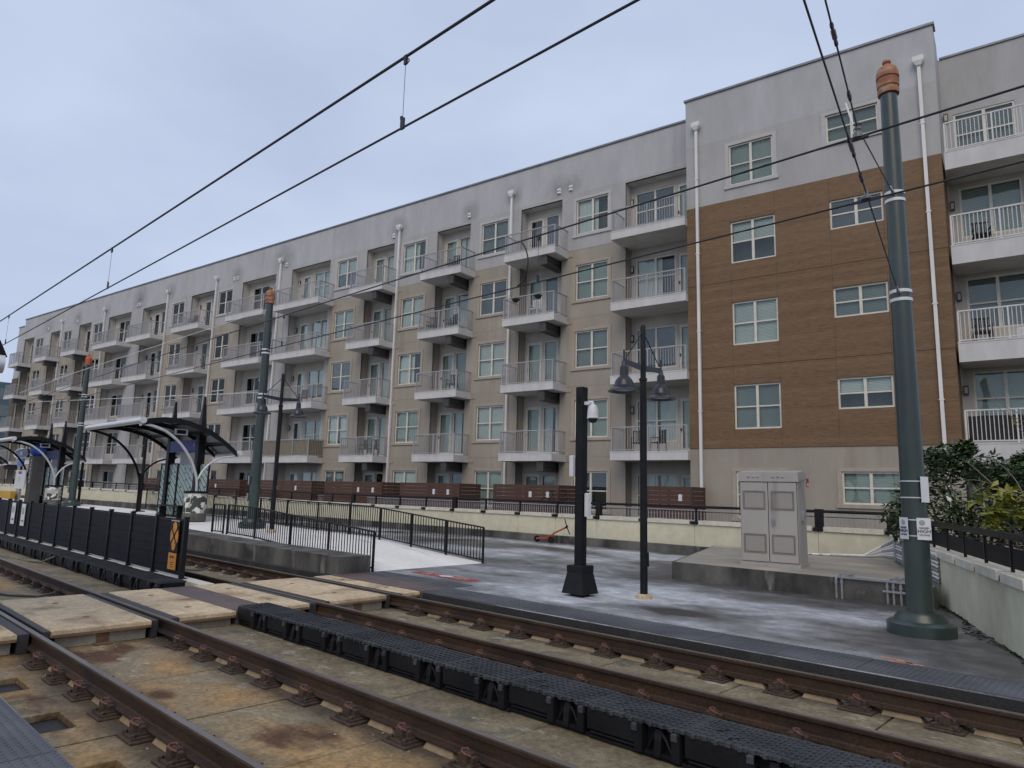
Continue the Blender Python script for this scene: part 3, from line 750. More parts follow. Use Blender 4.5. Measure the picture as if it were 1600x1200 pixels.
# ------------------------------------------------------------------ catenary poles
m_green = M('pole_green_paint', (.022,.037,.034), (.032,.050,.045), .33, 1.2, (1,1,.3), .05, 30, spec=.6, c3=(.06,.08,.068), s3=2.0, st3=(1,1,.2), lo3=.55, hi3=.8)
speckle(m_green, 6.0, .82, 1.16, (1,1,.35))
m_finial = M('finial_terracotta', (.36,.145,.07), (.25,.10,.055), .7, 7.0, bump=.3, bscale=25, c3=(.42,.30,.20), s3=5.0, st3=(1,1,2), lo3=.5, hi3=.7)
m_finial2 = M('finial_bright_orange', (.55,.13,.05), (.42,.10,.05), .7, 7.0)
def pole(label, x, y, z, fin, mat=None):
    o = thing('catenary_pole', label, 'pole', (x,y,z), 0, 'green catenary poles')
    MB().lathe([(.43,-.02),(.43,.15),(.40,.17),(.34,.19),(.33,.22),(.29,.27),(.285,.30),(.20,.315)], 40).build('base_ring', m_green, o, smooth=True)
    MB().lathe([(.172,.30),(.118,8.14-z)], 40).build('shaft', m_green, o, smooth=True)
    f = MB().lathe([(.115,-.03),(.150,-.03),(.153,.05),(.140,.06),(.141,.085),(.156,.095),(.163,.20),(.149,.21),(.149,.235),(.164,.245),(.158,.33),(.135,.405),(.085,.45),(.045,.46),(.045,.495),(.062,.51),(.058,.545),(.02,.57)], 28).build('finial', fin, o, (0,0,8.12-z), smooth=True)
    for zz in (6.45,6.33,4.90,4.77):
        rr_ = .172 + (.118-.172)*(zz/8.14)
        MB().lathe([(rr_+.002,0),(rr_+.012,.005),(rr_+.012,.05),(rr_+.002,.055)], 32, (0,0,zz-z-.03)).build('white_band', m_white, o, smooth=True)
    for zz in (6.42,4.86):
        MB().bar((.02,-.14,zz-z),(.02,-.24,zz-z+.02),.035).ring((.02,-.25,zz-z+.04),.028,.01,'x',10,5).build('span_clamp', m_galv, o)
    return o
p1 = pole('tall green catenary pole in the right foreground with terracotta finial', -2.79, 11.3, 0.0, m_finial)
p2 = pole('green catenary pole in the middle of the raised platform beside the lamp', -22.55, 11.3, .42, m_finial)
p3 = pole('most distant green catenary pole with bright orange finial by the second shelter', -42.8, 11.3, .50, m_finial2)
# things on the foreground pole
MB().tube([(0,-.166,.50),(.045,-.16,.53),(.06,-.155,.60),(.045,-.16,.67),(0,-.166,.70),(-.045,-.16,.67),(-.06,-.155,.60),(-.045,-.16,.53),(0,-.166,.50)],.004,5).build('hand_hole_cover', m_green, p1)
def pole_sign(name, label, pole_o, ang_, z, w, h, r=.168, lines=(), col=m_sgn_w, gap=.012, face=None):
    a = R(ang_); fa = R(face) if face is not None else a
    px, py, pz = pole_o.location
    o = tag(MB().box(-w/2,w/2,-.004,.004,-h/2,h/2).build(name, col, None, (px+math.sin(a)*(r+gap),py-math.cos(a)*(r+gap),z), fa), label, 'sign')
    for (txt, dz, sz) in lines:
        text_mb(txt, sz).build('lettering', m_black, o, (0,-.0065,dz))
    return o
vo = pole_sign('warning_sign', 'white plate lettered HIGH with a round symbol on the foreground green pole', p1, 46, 1.44, .175, .30, face=24, gap=.03, lines=(('DANGER',.012,.030),('HIGH',-.035,.068),('VOLTAGE',-.085,.030)))
disc(.038,.038,-.0065,20,-.02,.085).build('round_symbol', m_rail, vo)
vo2 = pole_sign('warning_sign', 'narrow white warning plate wrapping the left side of the foreground green pole', p1, -36, 1.44, .17, .30, face=-40, gap=.015, lines=(('DANGER',.012,.030),('HIGH',-.035,.068),('VOLTAGE',-.085,.030)))
disc(.038,.038,-.0065,20,.0,.085).build('round_symbol', m_rail, vo2)
for zz in (1.33,1.55,1.86,2.09):
    MB().lathe([(.163,0),(.170,.002),(.170,.016),(.163,.018)], 32, (0,0,zz)).build('steel_strap', m_steel, p1, smooth=True)
pole_sign('sign_plate', 'white sign plate seen edge-on strapped to the right of the foreground pole', p1, 68, 1.985, .16, .36)
pole_sign('sign_plate', 'upper bright white plate on the middle green pole', p2, -40, 1.98, .36, .28, gap=.02)
pole_sign('sign_plate', 'lower white notice with printed rows on the middle green pole', p2, -50, 1.42, .30, .27, lines=(('DANGER',.07,.05),('HIGH',.0,.07),('VOLTAGE',-.07,.05)), gap=.02)
pole_sign('sign_plate', 'upper white plate on the most distant green pole', p3, -45, 2.15, .45, .30, gap=.02)
pole_sign('sign_plate', 'lower white plate on the most distant green pole', p3, -45, 1.35, .40, .32, gap=.02)

# ------------------------------------------------------------------ twin bell lamps
m_bell = M('lamp_dark_blue_black', (.012,.013,.018), (.022,.024,.032), .32, 5.0)
m_lens = M('lamp_lens_frosted', (.42,.42,.42), None, .4)
def lamp(label, x, y, z, flip=False):
    o = thing('street_lamp', label, 'street lamp', (x,y,z), 0, 'twin bell street lamps')
    MB().lathe([(.15,-.01),(.15,.06),(.13,.075),(.10,.08),(.10,.0801)], 8).build('concrete_collar', m_panel, o)
    MB().lathe([(.068,.05),(.062,3.90),(.075,3.91),(.075,3.95),(.052,3.97),(.048,4.92),(.035,4.97),(.0,4.99)], 20).build('pole', m_black, o, smooth=True)
    MB().box(.055,.085,-.04,.04,.55,.80).build('hand_hole_cover', m_black, o)
    for s in (-1, 1):
        ly = s*.62
        MB().prism_x([(s*.05,4.09),(s*.60,4.14),(s*.60,4.235),(s*.05,4.20)], -.008, .008).build('arm', m_bell, o)
        MB().tube([(0,s*.045,4.80),(0,s*.56,4.26)], .010, 6).build('tie_rod', m_black, o)
        b = MB().lathe([(.0,4.40),(.018,4.395),(.020,4.20),(.035,4.19),(.045,4.12),(.055,4.10),(.072,4.08),(.078,3.92),(.095,3.90),(.135,3.86),(.165,3.80),(.170,3.745),(.178,3.735),(.178,3.715),(.21,3.70),(.285,3.645),(.287,3.630),(.275,3.628),(.20,3.66),(.17,3.70)], 36, (0,ly,0)).build('lamp_shade', m_bell, o, smooth=True)
        MB().lathe([(.0,3.655),(.165,3.66),(.19,3.668),(.19,3.672)], 28, (0,ly,0)).build('lens', m_lens, b, smooth=True)
    return o
lamp('black twin bell street lamp standing on the open platform beside the square camera post', -7.09, 10.97, 0)
lamp('black twin bell street lamp behind the ramp railing beside the middle green pole', -20.6, 10.97, .40)

# ------------------------------------------------------------------ square camera post
cp = thing('camera_post', 'black square steel post with flared base carrying a dome camera', 'post', (-8.0,10.3,0))
MB().frustum(0,0,.045,.42,.235,.235,.165,.165).build('flared_base', m_black, cp)
MB().box(-.12,.12,-.12,.12,0,.046).build('foot', m_black, cp)
MB().bbox(-.172,.172,-.172,.172,.421,.535,.01).build('collar', m_black, cp)
MB().bbox(-.078,.078,-.078,.078,.536,3.78,.008).build('shaft', m_black, cp)
for z0 in (1.62, 3.45): MB().box(-.081,-.0785,-.05,.05,z0,z0+.16).box(-.05,.05,-.081,-.0785,z0,z0+.16).build('access_cover', m_blackrough, cp)
dc = thing('dome_camera', 'white dome security camera hanging from the side of the black post', 'camera', (-7.92,10.3,3.28))
MB().bar((0,0,.19),(.12,.0,.19),.06).tube([(.10,0,.20),(.17,0,.20),(.18,0,.14)],.03,10).build('bracket', m_white, dc)
MB().lathe([(.03,.16),(.075,.13),(.10,.04),(.105,-.07),(.11,-.075),(.11,-.10),(.095,-.105),(.05,-.106)], 24, (.18,0,0)).build('housing', m_white, dc, smooth=True)
MB().lathe([(.085,-.10),(.08,-.14),(.055,-.175),(.0,-.19)], 20, (.18,0,0)).build('dome', m_bell, dc, smooth=True)
tag(MB().bbox(-.045,.045,-.10,.10,0,.38,.01).build('junction_box', m_white, None, (-8.13,10.27,2.12)), 'pale box high on the left side of the black camera post', 'box')
tag(MB().bbox(-.035,.035,-.05,.05,0,.42,.01).build('junction_box', m_white, None, (-7.865,10.33,1.40)), 'tall white box low on the right side of the black camera post', 'box')

# ------------------------------------------------------------------ plinth, cabinet, conduits
m_cab = M('cabinet_grey_paint', (.40,.375,.345), (.35,.33,.305), .55, 2.0, (1,1,.25), .05, 30, c3=(.22,.205,.19), s3=3.0, st3=(1.5,1.5,.25), lo3=.56, hi3=.8)
m_plinth = M('plinth_top_concrete', (.33,.305,.255), (.24,.22,.18), .85, 1.2, (.5,1.5,1), .2, 40, c3=(.42,.36,.26), s3=.9, lo3=.56, hi3=.7)
pp = struct(MB().prism_z([(-8.38,14.1),(-3.2,14.1),(-5.55,19.9),(-10.4,19.9)], -.2, .365).build('plinth', m_kerb))
MB().prism_z([(-8.33,14.15),(-3.25,14.15),(-5.57,19.88),(-10.34,19.88)], .3655, .372).build('plinth_screed', m_plinth, pp)
m_cabd = M('cabinet_dark_frame_grey', (.15,.142,.132), (.20,.19,.178), .65, 4.0, (1,1,.3))  # darker grey than the doors, used on the louvre frames
cb = thing('utility_cabinet', 'grey two-door steel utility cabinet standing on the concrete plinth', 'cabinet', (-6.50,14.92,.37), R(9))
hw, dp, ht = .605, .78, 1.98
MB().bbox(-hw,hw,.03,dp,.0,ht,.015).build('body', m_cab, cb)
MB().box(-hw-.02,hw+.02,.0,dp+.02,0,.075).build('base', m_cab, cb)
MB().prism_x([(-.012,1.80),(.031,1.80),(dp+.03,1.90),(dp+.03,1.985),(.6,2.06),(-.012,2.0)], -hw-.025, hw+.025).build('hood', m_cab, cb)
for i in range(6):
    MB().lathe([(.026,0),(.026,.012),(.012,.018)], 10).build('bolt', m_galv, cb, (-.40+.1*i+(.22 if i > 2 else 0)+.0,-.013,1.905)).rotation_euler = (PI/2,0,0)
for s in (-1, 1):
    x0, x1 = (-hw+.02,-.008) if s < 0 else (.008,hw-.02)
    d = MB().bbox(x0,x1,.008,.027,.105,1.785,.003).build('door', m_cab, cb)
    for (z0, z1) in ((1.20,1.60),(.28,.68)):
        m = MB().box(x0+.05,x1-.05,-.004,.0075,z0,z0+.035).box(x0+.05,x1-.05,-.004,.0075,z1-.035,z1).box(x0+.05,x0+.085,-.0045,.0075,z0+.0355,z1-.0355).box(x1-.085,x1-.05,-.0045,.0075,z0+.0355,z1-.0355)
        lv = m.build('louvre_frame', m_cabd, d)
        n = 16
        g = MB()
        for k in range(n):
            xx = x0+.09+k*(x1-x0-.18)/n
            g.box(xx,xx+.011,-.002,.0075,z0+.04,z1-.04)
        g.build('louvre_slats', m_cab, lv)
MB().box(-hw+.012,hw-.012,.026,.0295,.095,1.795).build('door_reveal', m_black, cb)
hd = MB().box(.05,.14,-.006,.007,.90,1.03).bar((.10,-.02,1.0),(.10,-.02,.86),.022).bar((.10,.0,1.0),(.10,-.025,1.0),.02).build('handle', m_galv, cb)
ws_ = tag(MB().box(-.01,.01,-.10,.10,-.09,.09).build('warning_sign', m_red, None, (-5.80,15.32,2.16), R(9)), 'small red and white sign on the upper right side of the cabinet', 'sign')
MB().box(.0105,.013,-.07,.07,-.07,-.01).build('white_print', m_white, ws_)
MB().box(-.01,.05,-.05,.05,0,.22).box(.05,.075,-.04,.04,.13,.17).build('side_latch', m_galv, cb, (hw+.01,.35,.98))
# conduits: a bank on the wall, drops at the plinth front
cd = thing('conduit_bank', 'bank of stacked pale conduits turning down the right wall behind the green pole', 'conduit', (-5.3,19.4,.37))
for k in range(8):
    zz = .03+k*.068
    def wp(t_, off): q = WA + wd*t_ - wn*off; return (q.x+5.3, q.y-19.4)
    a = wp(.95,.05); b = wp(6.3,.05); c0 = wp(.55,.30)
    MB().tube([(-1.5-.08*k,-.1-.03*k,.025), (c0[0]-.35,c0[1]-.25,.025+.004*k), (c0[0],c0[1],zz*.55+.02), (a[0],a[1],zz), (b[0],b[1],zz)], .026, 7).build('conduit', m_spout if k % 3 else m_galv, cd, smooth=True)
for k in range(4):
    q = WA + wd*(1.3+k*1.3) - wn*.085
    MB().box(q.x+5.3-.02,q.x+5.3+.02,q.y-19.4-.02,q.y-19.4+.02,-.02,.58).build('strut', m_galv, cd)
dd = thing('conduit_drop', 'pale conduits dropping down the dark plinth face beside the green pole', 'conduit', (-4.2,14.06,0))
for k, x in enumerate((-4.86,-4.76,-3.98,-3.88,-3.76,-3.66,-3.56)):
    MB().tube([(x+4.2,.0,-.02),(x+4.2,.0,.34),(x+4.2,.06,.40),(x+4.2+.05,.5,.415)], .021, 7).lathe([(.03,0),(.03,.05)], 8, (x+4.2,0,.27)).build('conduit', m_galv, dd, smooth=True)
MB().box(.15,.70,-.035,-.024,.20,.235).build('bracket', m_galv, dd)
MB().box(-.62,.75,-.02,-.0,.375,.41).build('header_pipe', m_galv, dd)

# ------------------------------------------------------------------ fallen scooter by the wall
m_scoot = M('scooter_orange', (.45,.075,.03), (.35,.06,.03), .4, 6.0)
sc_ = thing('kick_scooter', 'orange rental kick scooter leaning over by the wall foot', 'scooter', (-17.2,19.95,0))
MB().lathe([(.06,-.03),(.115,-.03),(.12,0),(.115,.03),(.06,.03)], 18).build('wheel', m_black, sc_, (-.42,.1,.12)).rotation_euler = (PI/2,.0,.3)
MB().lathe([(.06,-.03),(.115,-.03),(.12,0),(.115,.03),(.06,.03)], 18).build('wheel', m_black, sc_, (.40,-.05,.12)).rotation_euler = (PI/2,.0,.3)
MB().bar((-.36,.08,.14),(.30,-.03,.20),.15,.06).bar((.25,-.02,.22),(.42,-.05,.30),.10,.06).build('deck', m_scoot, sc_)
MB().tube([(.38,-.04,.16),(.46,0,.36),(1.05,.05,.62)], .032, 8).build('stem', m_scoot, sc_)
MB().tube([(.98,.0,.90),(1.05,.05,.62),(1.14,.1,.36)], .018, 8).bar((1.0,.03,.58),(1.08,.05,.66),.06).build('handlebar', m_black, sc_)
MB().bar((-.50,.1,.26),(-.36,.08,.27),.12,.02).build('mudguard', m_scoot, sc_)
# ------------------------------------------------------------------ platform shelters
def M_leaf():
    m = bpy.data.materials.new('etched_leaf_glass'); m.use_nodes = True
    t = m.node_tree; b = t.nodes['Principled BSDF']
    b.inputs['Roughness'].default_value = .22
    g = t.nodes.new('ShaderNodeNewGeometry')
    mpn = N(t, 'ShaderNodeMapping', Scale=(1.0,.2,1.7)); mpn.inputs['Rotation'].default_value = (0,.7,0)
    nz = N(t, 'ShaderNodeTexNoise', Scale=1.5, Detail=2.0)
    v = N(t, 'ShaderNodeTexVoronoi', Scale=3.4); v.feature = 'F1'
    w = N(t, 'ShaderNodeTexWave', Scale=1.1, Distortion=5.0); w.inputs['Detail'].default_value = 2.0; w.inputs['Detail Scale'].default_value = .6
    t.links.new(g.outputs['Position'], mpn.inputs['Vector'])
    for q in (v, w, nz): t.links.new(mpn.outputs['Vector'], q.inputs['Vector'])
    r1 = N(t, 'ShaderNodeMapRange'); r1.inputs['From Min'].default_value = .24; r1.inputs['From Max'].default_value = .28
    r2 = N(t, 'ShaderNodeMapRange'); r2.inputs['From Min'].default_value = .05; r2.inputs['From Max'].default_value = .13
    t.links.new(v.outputs['Distance'], r1.inputs['Value']); t.links.new(w.outputs['Fac'], r2.inputs['Value'])
    mi = t.nodes.new('ShaderNodeMath'); mi.operation = 'MINIMUM'
    t.links.new(r1.outputs[0], mi.inputs[0]); t.links.new(r2.outputs[0], mi.inputs[1])
    mx_ = t.nodes.new('ShaderNodeMix'); mx_.data_type = 'RGBA'
    mx_.inputs[6].default_value = (.035,.055,.058,1); mx_.inputs[7].default_value = (.40,.52,.47,1)
    t.links.new(mi.outputs[0], mx_.inputs[0]); t.links.new(mx_.outputs[2], b.inputs['Base Color'])
    return m
def M_mosaic():
    m = bpy.data.materials.new('mosaic_panel'); m.use_nodes = True
    t = m.node_tree; b = t.nodes['Principled BSDF']; b.inputs['Roughness'].default_value = .35
    g = t.nodes.new('ShaderNodeNewGeometry')
    v = N(t, 'ShaderNodeTexVoronoi', Scale=6.0); v.distance = 'CHEBYCHEV'
    t.links.new(g.outputs['Position'], v.inputs['Vector'])
    r = t.nodes.new('ShaderNodeValToRGB'); r.color_ramp.interpolation = 'CONSTANT'
    r.color_ramp.elements[0].color = (.06,.07,.06,1); r.color_ramp.elements[1].position = .42; r.color_ramp.elements[1].color = (.45,.45,.40,1)
    e = r.color_ramp.elements.new(.7); e.color = (.75,.75,.68,1)
    t.links.new(v.outputs['Color'], r.inputs['Fac']); t.links.new(r.outputs['Color'], b.inputs['Base Color'])
    return m
m_leaf = M_leaf(); m_mos = M_mosaic()
m_roofp = M('canopy_sheet_grey', (.10,.105,.11), (.14,.145,.15), .35, 2.0)
m_blue = M('sign_navy_blue', (.022,.024,.24), (.03,.034,.30), .45, 3.0)
m_blue2 = M('sign_light_blue', (.07,.19,.48), None, .5)
arch = [(-2.02,3.44),(-1.75,3.52),(-1.35,3.585),(-.95,3.59),(-.5,3.53),(-.1,3.42),(.3,3.27),(.65,3.07),(.95,2.86),(1.2,2.67),(1.38,2.52)]
def arch_strip(x0, x1, up, dn):
    m = MB(); n = len(arch)
    o = [(y, z+up) for y, z in arch] + [(y, z-dn) for y, z in reversed(arch)]
    return m.prism_x(o, x0, x1)
def curve(pts, k=5):
    """Catmull-Rom resample"""
    ps = [Vector(p) for p in pts]; ps = [ps[0]*2-ps[1]] + ps + [ps[-1]*2-ps[-2]]; out_ = []
    for i in range(1, len(ps)-2):
        for j in range(k):
            t_ = j/k; a, b, c, d = ps[i-1:i+3]
            out_.append(.5*((2*b)+(c-a)*t_+(2*a-5*b+4*c-d)*t_*t_+(3*b-a-3*c+d)*t_**3))
    return out_ + [ps[-2]]
def shelter(label, loc):
    o = thing('platform_shelter', label, 'shelter', loc, 0, 'arched platform shelters')
    MB().tube([(.16,-2.1,3.42),(-5.95,-2.1,3.42)], .10, 16).build('front_tube', m_steel, o, smooth=True)
    MB().tube([(.12,1.42,2.50),(-5.95,1.42,2.50)], .075, 14).build('rear_tube', m_steel, o, smooth=True)
    for x, y, z, r in ((.16,-2.1,3.42,.112),(.12,1.42,2.50,.087)):
        MB().tube([(x,y,z),(x+.03,y,z)], r, 16).build('tube_cap', m_white, o, smooth=True)
    for x in (-.02,-1.95,-3.9,-5.82):
        arch_strip(x-.035, x+.035, .0, .17).build('rib', m_black, o)
    for i in (2,4,6,8):
        MB().bar((-5.8,arch[i][0],arch[i][1]-.07),(-.05,arch[i][0],arch[i][1]-.07),.06,.06).build('purlin', m_black, o)
    for a, b in ((-1.94,-.03),(-3.88,-1.96),(-5.80,-3.92)):
        for i in range(0, len(arch)-1, 2):
            q = arch[i:i+3]
            pts = [(y, z+.012) for y, z in q] + [(y, z+.003) for y, z in reversed(q)]
            MB().prism_x(pts, a+.045, b-.04).build('roof_panel', m_roofp, o)
    arch_strip(-.06, .0, .02, .03).build('edge_cap', m_blackrough, o)
    for x, mat in ((-.05,m_steel),(-5.75,m_black)):
        MB().tube(curve([(x,0,.1),(x,0,1.2),(x,-.08,1.65),(x,-.32,2.2),(x,-.72,2.72),(x,-1.22,3.1),(x,-1.7,3.27),(x,-2.05,3.33)]), .05, 10).build('arched_strut', mat, o, smooth=True)
        MB().tube(curve([(x,0,1.45),(x,.16,1.78),(x,.45,2.1),(x,.85,2.30),(x,1.2,2.36),(x,1.40,2.42)]), .036, 10).build('short_strut', mat, o, smooth=True)
        MB().box(x-.03,x+.03,-2.13,-2.07,3.24,3.33).build('strut_shoe', m_white, o)
    for x in (-1.2,-4.0):
        c = MB().box(x-.13,x+.13,.35,.62,0,3.2).build('column', m_black, o)
        MB().frustum(x,.485,3.2,4.63,.15,.12,.035,.03).build('spire', m_black, c)
    sb = MB().box(-3.86,-1.34,.36,.44,2.54,2.98).build('name_board', m_blue, o)
    MB().bar((-1.55,.35,2.74),(-1.45,.35,2.84),.006,.03).bar((-1.55,.35,2.84),(-1.45,.35,2.74),.006,.03).build('board_mark', m_sgn_w, sb)
    MB().box(-2.8,-1.34,.40,.44,2.05,2.5).build('information_panel', m_parapet, o)
    for (x0, x1) in ((-4.75,-3.05),(-3.0,-1.34)):
        f = MB().box(x0,x0+.04,.42,.48,.02,2.10).box(x1-.04,x1,.42,.48,.02,2.10).box(x0+.041,x1-.041,.42,.48,2.06,2.10).box(x0+.041,x1-.041,.42,.48,.02,.10).build('screen_frame', m_black, o)
        MB().box(x0+.042,x1-.042,.442,.456,.102,2.058).build('etched_pane', m_leaf, f)
    f = MB().box(-1.06,-.98,.45,.5,.02,2.1).box(-.30,-.22,.45,.5,.02,2.1).build('screen_frame', m_black, o)
    MB().box(-.979,-.301,.465,.478,.1,2.05).build('etched_pane', m_leaf, f)
    MB().lathe([(.40,0),(.40,.27),(.385,.29)], 24, (-.05,0,0)).build('planter_base', m_kerb, o, smooth=True)
    MB().lathe([(.385,.29),(.385,.98)], 24, (-.05,0,0)).build('planter_mosaic', m_mos, o, smooth=True)
    MB().lathe([(.41,.98),(.41,1.06),(.30,1.06),(.30,1.0)], 24, (-.05,0,0)).build('planter_rim', m_black, o, smooth=True)
    sg_ = MB().box(-.62,-.58,-.75,-.28,3.06,3.28).build('exit_sign', m_white, o)
    MB().box(-.578,-.57,-.68,-.35,3.10,3.24).build('sign_face', m_black, sg_)
    MB().box(-3.6,-1.6,.0,.34,.44,.49).box(-3.5,-3.42,.05,.3,0,.44).box(-1.8,-1.72,.05,.3,0,.44).build('bench', m_black, o)
    return o
sh = shelter('arched glass and steel shelter nearest the ramp on the raised platform', (-25.7,10.7,.5))
for x, lab in ((-44.0,'arched shelter behind the most distant green pole, second from the ramp'),(-62.3,'farthest arched shelter at the left edge of the picture')):
    c = copy_tree(sh); c.location = (x,10.7,.5); c['label'] = lab
nc = thing('platform_canopy', 'dark arched canopy end with silver beam entering at the left edge', 'canopy', (-9.4,-.6,-.016))
arc_ = [(2.28,3.17),(2.20,3.34),(2.02,3.55),(1.7,3.76),(1.2,3.95),(.6,4.05),(0,4.08),(-.8,4.0),(-1.6,3.75),(-2.2,3.3)]
MB().prism_x(arc_ + [(y*.97,z-.07) for y, z in reversed(arc_)], -6, 0).build('roof_sheet', m_blackrough, nc)
MB().prism_x([(2.20,3.10)] + [(y*.93,z-.02) for y, z in arc_[:-1]] + [(-2.1,3.12)], -.30, -.22).build('end_panel', m_darkbox, nc)
MB().tube([(-.05,2.26,3.09),(-.05,-2.2,3.09)], .105, 18).build('tie_beam', m_steel, nc, smooth=True)
MB().box(-.16,.06,-2.1,2.05,2.93,2.984).build('dark_slot', m_black, nc)  # black bar draws the shaded slot under the tie beam; not a lamp
for y in (-1.0,): MB().tube([(-.05,y,0),(-.05,y,3.0)], .09, 12).build('post', m_black, nc, smooth=True)
for (x, y, h, lab) in ((-34.7,11.9,3.85,'slim black post standing left of the nearest shelter'),(-45.7,12.4,4.5,'slim black post left of the far green pole by the second shelter')):
    p_ = thing('slim_post', lab, 'post', (x,y,.5), 0, 'slim black posts on the raised platform')
    MB().lathe([(.075,0),(.065,h)], 12).build('shaft', m_black, p_, smooth=True)
    MB().lathe([(.075,h-.12),(.10,h-.1),(.10,h-.02),(.03,h+.02)], 12).build('cap', m_black, p_, smooth=True)
    MB().bbox(-.2,.2,-.2,.2,0,.05,.01).build('base_plate', m_black, p_)
    MB().lathe([(.067,1.0),(.12,1.02),(.12,1.3),(.067,1.32)], 10).build('collar', m_black, p_)
# ---- passenger information at the far left
ms = thing('map_sign', 'white upright map board with purple header at the left', 'sign', (-46.2,9.6,.5))
MB().box(-1.1,1.0,-.03,.03,.82,1.83).build('board', m_sgn_w, ms)
MB().box(-.45,.25,-.036,-.031,1.62,1.76).build('purple_header', M('sign_purple', (.09,.04,.25), None, .5), ms)
MB().box(-.35,-.0,-.036,-.031,1.2,1.5).build('map_print', M('map_pale_green', (.42,.52,.30), (.6,.62,.6), .5, 5.0), ms)
MB().box(-.55,.25,-.05,.05,0,.82).build('pedestal', m_cab, ms)
kk = thing('ticket_machine', 'dark ticket machine column topped by a blue sphere', 'ticket machine', (-44.8,9.95,.5))
MB().bbox(-.5,.35,-.25,.25,0,2.6,.03).build('body', m_darkbox, kk)
for k in range(6): MB().box(-.12,.06,-.258,-.2515,1.15+.22*k,1.32+.22*k).build('button_plate', m_cab, kk)
MB().lathe([(.0,-.36),(.2,-.31),(.33,-.16),(.37,0),(.33,.16),(.2,.31),(0,.36)], 18, (-.1,0,2.9)).build('sphere', M('sphere_blue', (.03,.10,.48), (.05,.14,.55), .35, 3.0), kk, smooth=True)
ov = thing('oval_sign', 'dark blue oval sign with white ring hanging at the left', 'sign', (-50.5,10.4,.5))
MB().tube([(0,.06,0),(0,.06,2.4)], .06, 8).build('post', m_black, ov)
e_ = disc(1.70,.31,-.045,32,0,2.86); e_.build('oval_face', M('oval_blue', (.03,.055,.16), None, .4), ov)
MB().tube([(1.68*math.cos(2*PI*k/32),-.05,2.86+.29*math.sin(2*PI*k/32)) for k in range(33)], .035, 6).build('white_ring', m_sgn_w, ov)
MB().box(-1.6,1.6,-.04,.06,2.62,3.1).build('backing', m_black, ov)
text_mb('cats', .42).build('lettering', m_sgn_w, ov, (.15,-.06,2.88))
MB().box(-.72,.72,-.03,.03,2.1,2.55).build('light_blue_panel', m_blue2, ov)
yb_ = thing('yellow_barrier', 'bright yellow box barrier at the left edge above the fence', 'barrier', (-47.6,9.3,.5))
MB().bbox(-2.6,1.6,-.1,.1,.25,.68,.02).build('panel', M('safety_yellow', (.62,.36,.02), (.55,.31,.02), .5, 2.0), yb_)
MB().box(-2.5,-2.4,-.05,.05,0,.25).build('leg', m_black, yb_); MB().box(1.4,1.5,-.05,.05,0,.25).build('leg', m_black, yb_)

# ------------------------------------------------------------------ overhead wires
m_wire = M('overhead_wire_black', (.010,.011,.014), (.02,.02,.024), .5, 3.0)
m_insul = M('insulator_grey', (.10,.10,.11), (.16,.16,.16), .4, 5.0)
def wire(name, label, pts, r, grp=None):
    return tag(MB().tube(pts, r, 7).build(name, m_wire, None, smooth=True), label, 'wire', grp)
def straight(y, z, x0=-90, x1=14, sag=0):
    return [(x0+(x1-x0)*k/26, y, z - (sag*((x0+(x1-x0)*k/26)+4)**2/400 if x0+(x1-x0)*k/26 < -4 else 0)) for k in range(27)]
G = 'overhead wires of the two tracks'
wire('messenger_wire', 'upper of two black wires crossing the sky at upper left', straight(3.2,5.35), .0125, G)
wire('contact_wire', 'lower of two black wires crossing the sky at upper left', straight(3.2,4.715), .0095, G)
wire('messenger_wire', 'upper black wire crossing the building facade to the green pole', straight(7.05,5.39,sag=.16), .0115, G)
wire('contact_wire', 'lower black wire crossing the building facade past the green pole', straight(7.05,4.71,sag=.05), .0095, G)
def dropper(label, x, y, z0, z1):
    d = thing('wire_dropper', label, 'dropper', (x,y,z0), 0, 'droppers between paired wires')
    MB().tube([(0,0,.0),(.0,0,z1-z0)], .0025, 5).build('drop_wire', m_wire, d)
    MB().box(-.022,.022,-.008,.008,-.012,.085).box(-.03,-.012,-.006,.006,.08,.11).build('lower_clamp', m_wire, d)
    MB().box(-.016,.016,-.01,.01,z1-z0-.07,z1-z0+.012).ring((.028,0,z1-z0-.05),.018,.005,'y',10,5).build('upper_clamp', m_wire, d)
dropper('dropper joining the two sky wires near the top centre', -4.36, 3.2, 4.715, 5.35)
dropper('dropper joining the two sky wires left of the top centre', -11.6, 3.2, 4.715, 5.35)
dropper('dropper joining the two sky wires at the left edge', -18.3, 3.2, 4.715, 5.35)
dropper('dropper between facade wires in front of the hanging-basket balcony', -6.27, 7.05, 4.71, 5.385)
dropper('dropper between facade wires left of the middle green pole', -13.4, 7.05, 4.70, 5.36)
tag(MB().tube(curve([(-6.68,7.05,5.385),(-6.58,7.02,5.36),(-6.46,7.0,5.2),(-6.42,7.0,5.0),(-6.5,7.02,4.8),(-6.66,7.05,4.72)]), .011, 6).build('jumper_cable', m_wire, smooth=True), 'curved black jumper cable looping between the facade wires', 'cable')
